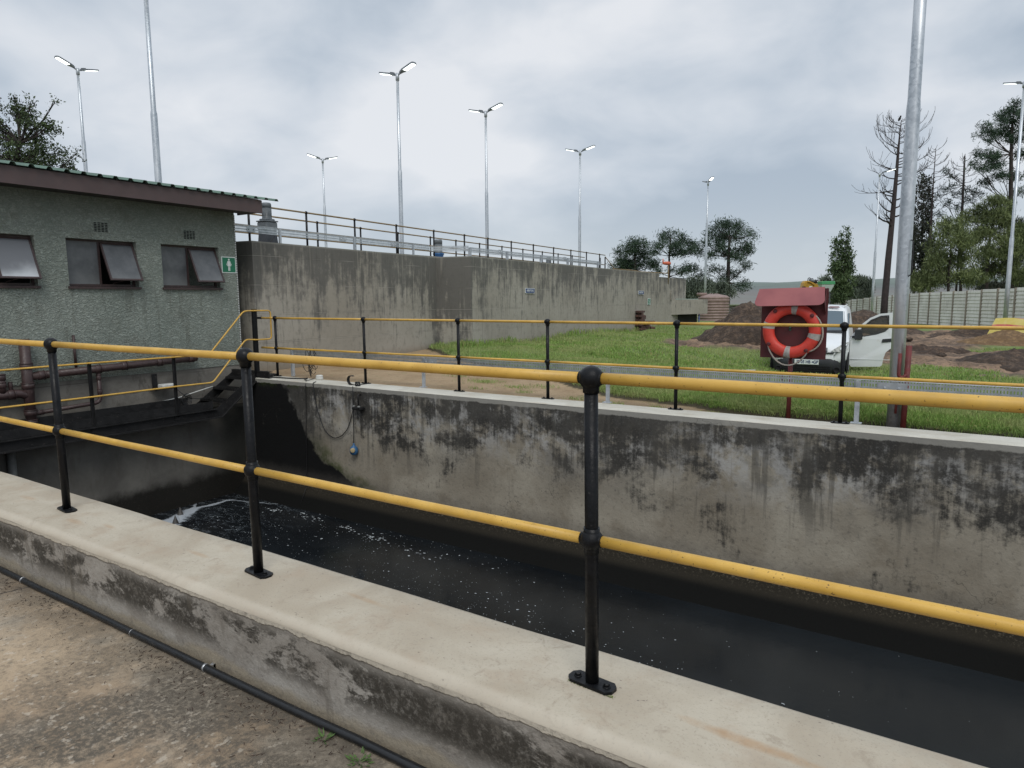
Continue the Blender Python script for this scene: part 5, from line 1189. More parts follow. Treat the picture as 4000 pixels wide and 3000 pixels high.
# striped barrier sheet
t = NT('striped_sheet', .6); z = t.xyz()[2]; v = t.attr('stripe'); fr_ = t.math('FRACT', t.math('MULTIPLY', v, 2.6))
c = t.mix(t.mr(fr_, .60, .62), (.58, .47, .10), (.50, .10, .09)); c = t.mix(t.mr(t.noise(5, 4), .4, .7, 0, .3), c, (.75, .65, .35)); t.col(c)
A_ = at(3888, 1262, 25.5); B_ = at(4080, 1262, 24.0); nx_, nz_ = 30, 14; V = []; att = []
for j in range(nz_):
    for i in range(nx_):
        u, w_ = i/(nx_-1), j/(nz_-1); p = A_.lerp(B_, u); zb = .45-1.0*w_-.04*math.sin(u*7)*w_; off = .18*math.sin(w_*2.2)+.06*math.sin(u*9+w_*3)
        V.append((p.x-.10*off-w_*.12*(1-u)*3, p.y-.9*off-w_*.25, p.z*0+zb+.05*math.sin(u*5)*(1-w_)*.6-.02)); att.append(w_+.02*math.sin(u*8))
ii = np.arange(nx_*nz_).reshape(nz_, nx_); FF = np.stack([ii[:-1, :-1], ii[:-1, 1:], ii[1:, 1:], ii[1:, :-1]], -1).reshape(-1, 4)
tag(npmesh('barrier_sheet', V, FF, t.m, smooth=True, attrs={'stripe': att}), 'yellow and red striped plastic barrier sheet draped near the precast wall', 'barrier')
for k, (px, py, D, lab) in enumerate(((3795, 1293, 29, 'white scrap of paper lying before the precast wall'), (3868, 1333, 25, 'white scrap lying at the left foot of the sand heap'), (2920, 1411, 13.5, 'thin white stick lying on the lawn left of the life ring'))):
    P = at(px, py, D); z = gz_n(P.x, P.y)+.02; tag(MB().prism([(-.25, -.05), (.25, -.04), (.3, .05), (-.2, .06)] if k < 2 else [(-.16, -.012), (.16, -.01), (.16, .012), (-.16, .01)], (P.x, P.y, z), (.9, .4, .02), (-.4, .9, 0), (0, 0, .02)).build('scrap', M['white_plastic']), lab, 'litter')

# ------------------------------------------------------------------ precast perimeter wall
pw = thing('precast_wall', 'long pale precast concrete panel wall with posts running along the site boundary', 'wall', (3, 41, -.5))
WP = [(20.5, -1.5, 2.6, -.4), (3.66, 39.6, 1.713, -.40), (2.51, 42.48, 1.643, -.42), (-1.23, 51.69, 1.513, -.50), (-4.36, 59.6, 1.334, -.70), (-10.04, 73.84, .768, -1.3), (-16, 88.8, .3, -1.8)]
WP[0] = (9.7, 24.7, 1.95, -.35)
tpw = NT('precast_panel', .9); x, y, z = tpw.xyz()[:3]
c = tpw.mix(tpw.mr(tpw.noise(.7, 5, .6), .3, .7), (.60, .57, .52), (.75, .73, .68)); c = tpw.mix(tpw.mr(tpw.noise(5, 5, .7, v=tpw.vec((1, 1, .3))), .50, .68, 0, .6), c, (.40, .375, .335)); tpw.col(c)
ppw = paint('precast_post', (.34, .29, .24), .9, var=.3, scale=3)
dist = [0]
for a, b in zip(WP[:-1], WP[1:]): dist.append(dist[-1]+math.hypot(b[0]-a[0], b[1]-a[1]))
WPn = np.array(WP); tot = dist[-1]; nb = int(tot/1.72)
def wp(s): return Vector((np.interp(s, dist, WPn[:, 0]), np.interp(s, dist, WPn[:, 1]), 0)), float(np.interp(s, dist, WPn[:, 2])), float(np.interp(s, dist, WPn[:, 3]))
for i in range(nb+1):
    s = i*1.72; p, zt, zb = wp(s); p2, _, _ = wp(s+.1); d = (p2-p).normalized(); nn = Vector((-d.y, d.x, 0))
    zt = round(zt/.04)*.04
    if (p-Vector((0, 0, 0))).length < 30 and False: continue
    MB().prism([(-.06, -.06), (.06, -.06), (.06, .06), (-.06, .06)], (p.x, p.y, zb-.3), d, nn, (0, 0, zt-zb+.33)).build('post', ppw, pw)
    if i < nb:
        q, _, _ = wp(s+1.72); Lp = (q-p).length; mb = MB(); npan = 12; ph = (zt-zb+.25)/npan
        for k in range(npan):
            z0 = zt-ph*(k+1)
            # bevelled panel: each board leans out slightly so its lower edge throws a line
            vs = []
            for (u, o_) in ((.07, 0), (Lp-.07, 0)):
                a = p+d*u
                vs += [a+nn*.0+Vector((0, 0, z0+ph*.97)), a+nn*.030+Vector((0, 0, z0+ph*.16)), a-nn*.006+Vector((0, 0, z0)), a-nn*.03+Vector((0, 0, z0)), a-nn*.03+Vector((0, 0, z0+ph*.97))]
            mb.add(vs, [(5, 6, 1, 0), (6, 7, 2, 1), (7, 8, 3, 2), (8, 9, 4, 3), (9, 5, 0, 4), (0, 1, 2, 3, 4), (9, 8, 7, 6, 5)])
        mb.build('panel', tpw.m, pw)

# ------------------------------------------------------------------ white van
VP_ = at(3150, 1480, 15.9); vz = -.74
van = thing('parked_van', 'white delivery van with black bumper and its front side door open', 'van', (VP_.x, VP_.y, vz), rz=R(5))
wp_ = NT('van_white', .28, 0, .5); tcv = wp_.n('ShaderNodeTexCoord').outputs['Object']
c = wp_.mix(wp_.mr(wp_.noise(1.5, 4, v=tcv), .3, .7), (.66, .68, .69), (.74, .755, .755)); c = wp_.mix(wp_.mr(wp_.noise(12, 5, .75, v=tcv), .55, .75, 0, .35), c, (.50, .47, .42)); wp_.col(c)
bb = paint('van_black_plastic', (.024, .026, .030), .55, var=.3, scale=8, obj=True)
vg = NT('van_windscreen', .08, 0, .6); vg.col((.10, .135, .16))
hl = NT('headlight_lens', .12, 0, .6); hl.col(hl.mix(hl.mr(hl.noise(18, 3, v=hl.n('ShaderNodeTexCoord').outputs['Object']), .35, .65), (.16, .16, .14), (.42, .42, .38)))
wd = .845
def hw(y):  # half width in plan
    return np.interp(y, [0, .06, .18, .4, .8, 4.1, 4.3, 4.4], [.55, .68, .79, .83, wd, wd, .83, .78])
def zt_(y): return np.interp(y, [0, .03, .12, .35, .70, .98, 1.04, 1.62, 1.8, 2.6, 4.1, 4.3, 4.4], [.72, .80, .89, .98, 1.06, 1.12, 1.14, 1.66, 1.735, 1.79, 1.77, 1.72, 1.55])
def zbot(y): return .30 if y > .7 else .46
YS_ = [0, .03, .08, .15, .25, .35, .5, .7, .98, 1.04, 1.2, 1.4, 1.62, 1.8, 2.2, 2.6, 3.2, 3.8, 4.1, 4.3, 4.4]
def section(y, inset=0.0, top=None):
    w_ = hw(y)-inset; ztp = (top if top else zt_(y)); zb_ = zbot(y); belt = min(.98, ztp-.05)
    tw = w_-.10*max(0, (ztp-1.0)/.75); r = .12 if ztp > 1.2 else .07
    return [(0, zb_), (w_*.92, zb_), (w_, zb_+.10), (w_, (zb_+belt)/2), (w_, belt), ((w_+tw)/2, (belt+ztp-r)/2), (tw, ztp-r), (tw-.035, ztp-r*.35), (tw-.10, ztp-.008), (tw*.5, ztp+.012), (0, ztp+.016)]
mb = MB(); vs = []; nS = None
for y in YS_:
    h = section(y); full = h+[(-a, b) for a, b in h[-2:0:-1]]; nS = len(full); vs += [(a, y, b) for a, b in full]
fs = [(i*nS+k, i*nS+(k+1) % nS, (i+1)*nS+(k+1) % nS, (i+1)*nS+k) for i in range(len(YS_)-1) for k in range(nS)]
fs += [tuple(range(nS))[::-1], tuple((len(YS_)-1)*nS+k for k in range(nS))]
mb.add(vs, fs, True); mb.build('body', wp_.m, van, local=True)
# windscreen
def wscr(y, s, off=.012):
    w_ = hw(y); z = zt_(y); tw = w_-.10*max(0, (z-1.0)/.75); return (s*(tw-.09), y-off, z+off+.014)
ysn = np.linspace(1.06, 1.60, 6); mb = MB(); vs = []
for y in ysn:
    for s in np.linspace(-1, 1, 9): p = wscr(y, s); vs.append((p[0], p[1]+.03*s*s, p[2]-.02*s*s))
mb.add(vs, [(i*9+k, i*9+k+1, (i+1)*9+k+1, (i+1)*9+k) for i in range(5) for k in range(8)], True); mb.build('windscreen', vg.m, van, local=True)
mb = MB(); mb.prism([(-.74, 0), (.74, 0), (.70, .07), (-.70, .07)], (0, .985, 1.145), (1, 0, 0), (0, .9, .42), (0, -.02, .03)); mb.build('cowl', bb, van, local=True)
for x0, x1 in ((-.60, .0), (.02, .62)): MB().tube([(x0, 1.0, 1.19), (x1, 1.06, 1.20)], .009, 6).build('wiper', bb, van, local=True)
# bumper: black lower front
def bsec(y): return hw(y)
mb = MB(); vs = []
prz = [(.20, .05), (.26, .0), (.34, -.03), (.46, -.045), (.56, -.035), (.62, .0), (.64, .04)]
thet = np.linspace(-1, 1, 25)
for (z, dy) in prz:
    for s in thet:
        xx = s*.855; yy = .02+dy+.42*max(0, (abs(s)-.55)/.45)**2.2; vs.append((xx, yy, z))
mb.add(vs, [(i*25+k, i*25+k+1, (i+1)*25+k+1, (i+1)*25+k) for i in range(len(prz)-1) for k in range(24)], True); mb.build('bumper', bb, van, local=True)
mb = MB()
for k in range(4): mb.box((-.50, -.030, .25+k*.045), (.50, -.012, .275+k*.045))
mb.build('grille', M['void'], van, local=True)
mb = MB()
for k in range(3): mb.box((-.42, -.035, .75+k*.035+.0), (.42, -.008+.01*k, .77+k*.035))
mb.box((-.55, -.022, .70), (.55, .0, .735)); mb.build('upper_grille', bb, van, local=True)
for s in (-1, 1):
    MB().lathe([(.075, 0), (.075, .02), (.055, .024), (.05, .012), (.0001, .012)], (s*.63, -.012, .33), (0, -1, 0), 18).build('fog_lamp', M['void'], van, local=True)
    # wrap-around headlight
    mb = MB(); vs = []
    for z0, z1, u in ((.765, .775, 0), (.755, .83, .25), (.745, .885, .5), (.745, .93, .75), (.77, .96, 1)):
        xx = s*(.50+.33*u); ydd = np.interp(abs(xx), [.45, .60, .72, .80, .84], [-.03, .01, .10, .24, .42]); vs += [(xx, ydd-.02, z0), (xx, ydd+.05, z1)]
    mb.add(vs, [(2*i, 2*i+2, 2*i+3, 2*i+1) for i in range(4)], True); mb.build('headlight', hl.m, van, local=True)
    for yw in (.62, 3.55):
        wh = thing('x', '', '') if False else None
        ty = MB().lathe([(.19, -.10), (.27, -.098), (.305, -.07), (.31, 0), (.305, .07), (.27, .098), (.19, .10)], (s*.76, yw, .31), (1, 0, 0), 30).build('wheel', M['rubber'], van, local=True)
        mb = MB()
        for k in range(9):
            a = 2*PI*k/9; ca, sa = math.cos(a), math.sin(a); ex = Vector((0, ca, sa)); eyv = Vector((0, -sa, ca))
            mb.prism([(.03, -.018), (.20, -.012), (.20, .012), (.03, .018)], (s*.845, yw, .31), ex, eyv, (s*.012, 0, 0))
        mb.lathe([(.20, -.01), (.20, .012), (.185, .014), (.185, -.01)], (s*.85, yw, .31), (s, 0, 0), 24); mb.lathe([(.04, -.01), (.04, .015), (.0001, .016)], (s*.85, yw, .31), (s, 0, 0), 14)
        mb.build('rim', M['alu'], ty, local=True)
        MB().lathe([(.375, -.03), (.375, .004), (.0001, .004)], (s*.842, yw, .34), (s, 0, 0), 28).build('wheel_arch', M['void'], van, local=True)
# number plate
pl_ = MB().box((-.27, -.062, .445), (.25, -.052, .560), .004).build('number_plate', t_white, van, local=True)
navy = paint('plate_navy', (.015, .035, .12), .5, var=.1)
m = basis((-.01, -.0645, .503), (1, 0, 0), (0, 0, 1), (0, -1, 0)); text_mesh('plate_text', 'JB 05 HB', .100, navy, pl_, basis((-.075, -.0645, .503), (1, 0, 0), (0, 0, 1), (0, -1, 0)), bold=.002, sx=.82)
text_mesh('plate_text', 'GP', .100, navy, pl_, basis((.185, -.0645, .503), (1, 0, 0), (0, 0, 1), (0, -1, 0)), bold=.002, sx=.86)
MB().box((.10, -.0655, .492), (.135, -.064, .512)).box((.107, -.0655, .513), (.128, -.064, .522)).build('plate_emblem', navy, pl_, local=True)
# side door opening, open door with window, mirror
MB().box((wd-.004, .95, .42), (wd+.006, 1.95, 1.02)).build('door_opening', M['void'], van, local=True)
MB().prism([(1.02, 1.03), (1.95, 1.03), (1.92, 1.60), (1.62, 1.60)], (wd-.085, 0, 0), (0, 1, 0), (0, 0, 1), (.03, 0, 0)).build('side_window', vg.m, van, local=True)
MB().box((wd-.09, 1.08, .55), (wd-.30, 1.7, .95)).build('seat', M['void'], van, local=True)
dr = bpy.data.objects.new('door', None)
# door local: u along the door from the hinge, w up; hinge at (wd, .95); the door stands almost square to the body
ang = R(6); H0 = Vector((wd+.005, .93, 0)); ex = Vector((math.cos(ang), math.sin(ang), 0)); ez = Vector((0, 0, 1)); en = Vector((math.sin(ang), -math.cos(ang), 0))
outer = [(0, .40), (.0, 1.02), (.06, 1.12), (.22, 1.34), (.40, 1.50), (.60, 1.60), (.86, 1.63), (.885, 1.30), (.895, 1.0), (.89, .80), (.84, .78), (.76, .70), (.72, .56), (.70, .40), (.66, .36), (.05, .34)]
win = [(.12, 1.09), (.26, 1.29), (.42, 1.45), (.62, 1.545), (.78, 1.565), (.79, 1.27), (.72, 1.20), (.55, 1.13), (.30, 1.075)]
import mathutils
def door_panel(th, mat, name, par):
    vs = [Vector((a, b, 0)) for a, b in outer]; wn = [Vector((a, b, 0)) for a, b in win]
    tri = mathutils.geometry.tessellate_polygon([vs, wn]); allp = outer+win; k = len(allp)
    f3 = []
    for a, b, c_ in tri: f3.append((a, b, c_)); f3.append((a+k, c_+k, b+k))
    for ring_, base in ((outer, 0), (win, len(outer))):
        n_ = len(ring_)
        for i in range(n_): j = (i+1) % n_; f3.append((base+i, base+j, base+j+k, base+i+k))
    V3 = [H0+ex*a+ez*b+en*(th/2+.03*math.sin(max(0, min(1, (b-.3)/.9))*PI)) for a, b in allp]+[H0+ex*a+ez*b-en*th/2 for a, b in allp]
    return MB().add(V3, f3).build(name, mat, par, local=True)
dd_ = door_panel(.05, wp_.m, 'door', van)
mb = MB(); mb.prism(win, H0-en*.004, ex, ez, en*.006)
tg = NT('door_glass', .06, 0, .5); tg.col((.05, .06, .06)); tg.set(tg.b.inputs['Alpha'], .45); mb.build('pane', tg.m, dd_, local=True)
MB().tube([H0+ex*a+ez*b+en*.034 for a, b in win+[win[0]]], .012, 6).build('window_seal', bb, dd_, local=True)
MB().prism([(.66, .93), (.86, .95), (.87, 1.03), (.68, 1.01)], H0+en*.045, ex, ez, en*.015).build('handle', bb, dd_, local=True)
MB().box((0, 0, 0), (.17, .07, .25), .02, m=basis(H0+ex*.08+ez*.99+en*.14, ex, -en, ez)).box((0, 0, 0), (.10, .10, .05), m=basis(H0+ex*.03+ez*1.03+en*.08, ex, -en, ez)).build('mirror', bb, dd_, local=True)
MB().box((0, 0, 0), (.86, .012, .012), m=basis(H0+ex*.0+ez*.52+en*.052, ex, -en, ez)).build('trim_strip', wp_.m, dd_, local=True)
mb = MB()
for s in (-1, 1): mb.tube([(s*.66, 1.9, 1.76), (s*.66, 4.0, 1.79)], .016, 6)
mb.build('roof_rail', wp_.m, van, local=True)
MB().prism([(0, 0), (.26, 0), (.24, .10), (.03, .12)], (.30, 1.67, 1.735), (1, 0, 0), (0, .8, .2), (0, 0, .012)).build('roof_patch', paint('roof_rust', (.22, .10, .09), .7, var=.4), van, local=True)
MB().lathe([(.035, 0), (.035, .003), (.0001, .003)], (.36, 1.05, 1.18), (0, -.65, .75), 16).build('licence_disc', t_white, van, local=True)
MB().box((-.70, .3, .20), (.70, 4.2, .32)).build('underbody', M['void'], van, local=True)

# ------------------------------------------------------------------ excavator and hopper behind the board
EP = at(3170, 1140, 26); eg = thing('mini_excavator', 'yellow excavator arm with a hydraulic cylinder showing above the life ring board', 'excavator', (EP.x, EP.y, -.6), rz=cam_rt)
yel = paint('digger_yellow', (.50, .28, .03), .5, var=.3, scale=3, obj=True); blk = paint('digger_black', (.02, .02, .022), .5, var=.3)
mb = MB(); mb.box((-.9, -.5, 0), (.7, -.2, .5), .08).box((-.9, .7, 0), (.7, 1.0, .5), .08); mb.build('track', M['rubber'], eg, local=True)
MB().box((-.8, -.3, .52), (.6, .9, 1.35), .08).build('chassis', yel, eg, local=True)
s = 26/F
def ep(px, py): return ((px-3170)*s*1.1+.05, (1163-py)*s*1.1+1.85)
arm = [(3128, 1160), (3130, 1128), (3134, 1112), (3140, 1104), (3152, 1105), (3166, 1110), (3176, 1116), (3184, 1113), (3192, 1118), (3194, 1160)]
MB().prism([ep(*q) for q in arm], (0, -.1, 0), (1, 0, 0), (0, 0, 1), (0, .28, 0)).build('arm', yel, eg, local=True)
MB().prism([ep(*q) for q in ((3128, 1124), (3139, 1124), (3139, 1134), (3126, 1134))], (0, -.13, 0), (1, 0, 0), (0, 0, 1), (0, .04, 0)).build('bracket', blk, eg, local=True)
def e3(px, py, y=-.06): a, b = ep(px, py); return (a, y, b)
MB().tube([e3(3153, 1102), e3(3176, 1107)], .055, 12).build('cylinder', grey, eg, local=True)
MB().tube([e3(3172, 1106), e3(3179, 1108)], .075, 14).build('cylinder_head', blk, eg, local=True)
MB().tube([e3(3178, 1107.5), e3(3190, 1110.5)], .032, 10).build('cylinder_rod', M['clip'], eg, local=True)
MB().tube(bend([e3(3147, 1107), e3(3149, 1095), e3(3155, 1093), e3(3160, 1104)], .12), .016, 6).build('hose', blk, eg, local=True)
MB().tube(bend([e3(3156, 1103), e3(3160, 1096), e3(3167, 1097), e3(3166, 1103)], .08), .014, 6).build('hose', blk, eg, local=True)
MB().tube(bend([e3(3145, 1107, -.13), e3(3158, 1110, -.13), e3(3169, 1121, -.13)], .1), .022, 6).build('hose', yel, eg, local=True)
MB().lathe([(.13, -.1), (.13, .1)], e3(3196, 1118, .02), (1, 0, 0), 18).build('pivot', blk, eg, local=True)
MB().lathe([(.16, -.02), (.16, .02)], e3(3192, 1120, .02), (1, 0, 0), 18).lathe([(.16, -.02), (.16, .02)], e3(3202, 1120, .02), (1, 0, 0), 18).build('flange', yel, eg, local=True)
MB().prism([ep(*q) for q in ((3152, 1123), (3163, 1122.5), (3163, 1134), (3152, 1134))], (0, -.105, 0), (1, 0, 0), (0, 0, 1), (0, .003, 0)).build('sticker', t_white, eg, local=True)
MB().lathe([(.0001, 0), (.022, 0), (.022, .003), (.0001, .003)], (ep(3156, 1129)[0], -.106, ep(3156, 1129)[1]), (0, -1, 0), 10).lathe([(.0001, 0), (.014, 0), (.014, .003), (.0001, .003)], (ep(3160, 1127)[0], -.106, ep(3160, 1127)[1]), (0, -1, 0), 10).build('sticker_mark', M['void'], eg, local=True)
HP_ = at(3227, 1115, 25); ho = thing('hopper', 'white tapering hopper with a bright green rim behind the life ring board', 'hopper', (HP_.x, HP_.y, -.6), rz=cam_rt)
zt0 = HP_.z+.6+.15; mb = MB(); gr_ = paint('rim_green', (.06, .30, .12), .5, var=.15)
mb.add([(x*a, y*a*.7, z) for a, z in ((.235, zt0-.12), (.13, zt0-.38)) for x, y in ((-1, -1), (1, -1), (1, 1), (-1, 1))], [(0, 1, 5, 4), (1, 2, 6, 5), (2, 3, 7, 6), (3, 0, 4, 7), (7, 6, 5, 4), (0, 3, 2, 1)]); mb.build('bin', paint('hopper_white', (.50, .58, .54), .5, var=.15), ho, local=True)
MB().box((-.25, -.18, zt0-.12), (.25, .18, zt0), .015).build('rim', gr_, ho, local=True)
for a, b in ((-.1, -.08), (.1, -.08), (.1, .08), (-.1, .08)): MB().tube([(a*1.8, b*1.8, 0), (a, b, zt0-.36)], .02, 6).build('leg', greyd, ho, local=True)

# windsock
ws = thing('windsock', 'small orange windsock on a thin pole above the far end of the tank', 'windsock', tuple(at(2610, 1070, 30.5)))
Pw = at(2611, 1070, 30.5); Pt = at(2611, 1026, 30.5)
MB().tube([(Pw.x, Pw.y, 1.9), (Pt.x, Pt.y, Pt.z)], .022, 8).build('pole', M['yellow_old'], ws)
so1, so2 = at(2620, 1029, 30.5), at(2588, 1028, 30.5); orm = paint('windsock_orange', (.60, .14, .07), .7, var=.2)
MB().tube([so1, so1.lerp(so2, .3), so1.lerp(so2, .7), so2], [.05, .085, .075, .045], 12).build('sock', orm, ws)
MB().tube([at(2590, 1026, 30.5), at(2590, 1011, 30.5)], [.035, .02], 8).build('tail', orm, ws)

# ------------------------------------------------------------------ vegetation
def leafmat(name, dark, light, trans=.15):
    t = NT(name, .7, 0, .25); r_ = t.island(); c = t.mix(t.mr(r_, 0, 1, smooth=False), dark, light); n_ = t.noise(.55, 3, .6)
    c = t.mix(t.mr(n_, .35, .65, .55, 0), c, tuple(q*.45 for q in dark)); t.col(c); return t.m
LM = {'pine': leafmat('pine_needles', (.030, .058, .038), (.078, .118, .070)), 'pine2': leafmat('pine_needles_far', (.040, .062, .055), (.075, .105, .085)),
      'willow': leafmat('willow_leaves', (.085, .115, .045), (.215, .250, .100)), 'willow_g': leafmat('grey_willow', (.075, .098, .072), (.165, .195, .14)),
      'poplar': leafmat('poplar_leaves', (.050, .085, .038), (.14, .19, .080)), 'poplar_d': leafmat('dark_poplar', (.028, .036, .026), (.075, .080, .055)), 'broad': leafmat('broad_leaves', (.030, .048, .020), (.085, .120, .045))}
def leaves(blobs, kind, seed, dens=1.0, size=.2, tuft=.35, per=14, droop=0.0, quad=True, up=0.0):
    """blobs: (centre, rx, rz). Leaves cluster in tufts spread through each blob."""
    g = np.random.default_rng(seed); P = []; 
    for (c, rx, rz) in blobs:
        nt = max(4, int(dens*6.5*rx*(rx+rz)/(tuft*tuft))); d = g.normal(size=(nt, 3)); d /= np.linalg.norm(d, axis=1)[:, None]; r = g.random(nt)**.42
        cen = np.array(c)+d*r[:, None]*np.array([rx, rx, rz]); 
        q = np.repeat(cen, per, 0)+g.normal(size=(nt*per, 3))*tuft*np.array([.42, .42, .36]); P.append(q)
    P = np.concatenate(P); n = len(P); a = g.normal(size=(n, 3)); a[:, 2] += up; a[:, 2] -= droop; a /= np.linalg.norm(a, axis=1)[:, None]
    b = np.cross(a, g.normal(size=(n, 3))); b /= np.linalg.norm(b, axis=1)[:, None]; s = size*g.uniform(.6, 1.3, (n, 1)); w_ = s*(.42 if kind == 'leaf' else .13)
    Vv = np.stack([P-a*s*.5, P+b*w_*.5, P+a*s*.5, P-b*w_*.5], 1).reshape(-1, 3); Ff = np.arange(n*4).reshape(n, 4); return Vv, Ff
def limb(mb, a, b, r0, r1, sag=.0, seed=0, n=6):
    a, b = Vector(a), Vector(b); rg_ = random.Random(seed); pts = []; rs_ = []; L_ = (b-a).length
    for i in range(n+1):
        u = i/n; p = a.lerp(b, u); p.z += sag*L_*math.sin(u*PI)*-1; p += Vector((rg_.uniform(-1, 1), rg_.uniform(-1, 1), rg_.uniform(-.6, .6)))*L_*.03*math.sin(u*PI); pts.append(p); rs_.append(r0+(r1-r0)*u)
    mb.tube(pts, rs_, 6, caps=False); return pts
def tree(name, label, group, D, trunk, blobs, mat, kind='leaf', bark='bark', size=.25, tuft=.5, per=14, dens=1.0, seed=1, jit=.5, zb=-1.5, droop=0, limbs=True, up=0.0, cat='tree'):
    """trunk: [(px,py,width_px)...] from the foot up; blobs: [(px,py,rx_px,ry_px)...]"""
    rg_ = random.Random(seed); s = D/F; foot = at(trunk[0][0], trunk[0][1], D)
    o = thing(name, label, cat, (foot.x, foot.y, zb), group=group)
    mb = MB(); pts = [at(a, b, D) for a, b, w_ in trunk]; rs_ = [w_*s/2 for a, b, w_ in trunk]; pts = [Vector((pts[0].x, pts[0].y, zb-.3))]+pts; rs_ = [rs_[0]*1.15]+rs_; mb.tube(pts, rs_, 8)
    B = []
    for (px, py, rx, ry) in blobs:
        dd = D+rg_.uniform(-1, 1)*jit*rx*s*2; c = at(px, py, D)+FW*(dd-D); B.append((c, rx*s, ry*s))
        if limbs:
            # leave the trunk below the blob
            best = min(pts[1:], key=lambda q: abs((q.z)-(c.z-abs((c-q).xy.length)*.45)))
            pl_ = limb(mb, best, c, max(.02, rs_[-1]*.6), .012, .06, rg_.random()); 
            for k in range(4):
                q = pl_[rg_.randint(2, 5)]; e_ = c+Vector((rg_.uniform(-1, 1)*rx*s*.8, rg_.uniform(-1, 1)*rx*s*.8, rg_.uniform(-.6, .9)*ry*s)); limb(mb, q, e_, .014*max(1, D/40), .006, .03, rg_.random(), 4)
    mb.build('trunk', M[bark], o)
    Vv, Ff = leaves(B, kind, seed, dens, size, tuft, per, droop, up=up); npmesh('crown', Vv, Ff, LM[mat] if isinstance(mat, str) else mat, o); return o
# left broadleaf tree behind the roof
rg_ = random.Random(4); bl = []
for k in range(62):
    a = rg_.uniform(0, PI); r = rg_.random()**.5; px = 5+275*r*math.cos(a)*1.0; py = 665-255*r*math.sin(a); bl.append((px, py, rg_.uniform(22, 44), rg_.uniform(18, 34)))
bl += [(218, 400, 12, 26), (55, 380, 14, 14), (120, 395, 18, 16), (285, 640, 26, 22), (300, 600, 14, 18), (-60, 420, 60, 40)]
tree('broadleaf_tree', 'open-crowned leafy tree standing behind the green building at the left', None, 24, [(30, 1250, 40), (40, 760, 32), (60, 640, 20), (75, 560, 12)], bl, 'broad', size=.11, tuft=.25, per=13, dens=.85, seed=4, zb=0)
# pines behind the tank
PG = 'dark pine trees behind the concrete tank'
tree('pine_tree', 'rounded pine showing above the far end of the tank, leftmost of the three', PG, 66, [(2478, 1300, 12), (2480, 1060, 10), (2480, 980, 7)], [(2478, 962, 50, 28), (2440, 985, 38, 22), (2515, 990, 40, 22), (2420, 1022, 34, 18), (2480, 1020, 60, 24), (2540, 1028, 34, 16), (2395, 1045, 16, 8), (2450, 1048, 50, 14), (2550, 1040, 20, 14)], 'pine', 'needle', size=.42, tuft=.60, per=36, dens=.85, seed=21)
tree('pine_tree', 'middle pine with a slim trunk and drooping pads behind the windsock', PG, 62, [(2613, 1300, 12), (2614, 1080, 9), (2614, 1000, 7), (2620, 930, 5)], [(2620, 912, 34, 20), (2590, 935, 26, 16), (2655, 935, 34, 20), (2570, 965, 30, 16), (2625, 962, 46, 18), (2690, 950, 26, 12), (2640, 990, 44, 14), (2560, 985, 22, 12), (2700, 985, 34, 14), (2720, 960, 24, 18), (2700, 1045, 30, 16), (2660, 1062, 36, 12), (2625, 1050, 22, 8), (2735, 1075, 26, 14), (2575, 1058, 16, 8)], 'pine', 'needle', size=.40, tuft=.55, per=34, dens=.62, seed=22)
tree('pine_tree', 'tallest pine with a broad crown and thick trunk right of the slim lamp pole', PG, 60, [(2842, 1330, 17), (2844, 1100, 15), (2846, 1000, 12), (2850, 930, 8)], [(2862, 866, 34, 18), (2830, 880, 34, 18), (2900, 886, 30, 18), (2790, 888, 24, 22), (2765, 915, 26, 20), (2930, 925, 24, 26), (2870, 915, 50, 24), (2815, 925, 36, 22), (2750, 955, 24, 16), (2800, 965, 40, 20), (2900, 965, 46, 22), (2935, 985, 20, 26), (2850, 985, 40, 18), (2780, 1000, 30, 14), (2870, 1015, 34, 14), (2925, 1035, 26, 10), (2795, 1050, 34, 12), (2870, 1065, 34, 12), (2905, 1110, 30, 12), (2820, 1090, 26, 10), (2885, 1128, 22, 8), (2745, 980, 20, 12)], 'pine', 'needle', size=.40, tuft=.55, per=34, dens=.625, seed=23)
tree('willow_tree', 'grey-green bushy willow behind the brown water tank', None, 56, [(2740, 1300, 14), (2745, 1200, 12), (2748, 1140, 8)], [(2720, 1105, 34, 20), (2690, 1120, 30, 22), (2670, 1145, 34, 20), (2650, 1165, 26, 14), (2745, 1110, 34, 24), (2780, 1115, 34, 26), (2815, 1125, 30, 26), (2840, 1140, 22, 26), (2740, 1145, 44, 24), (2800, 1155, 40, 20), (2700, 1160, 40, 16)], 'willow_g', 'needle', size=.45, tuft=.45, per=22, dens=1.1, seed=24, droop=1.4)
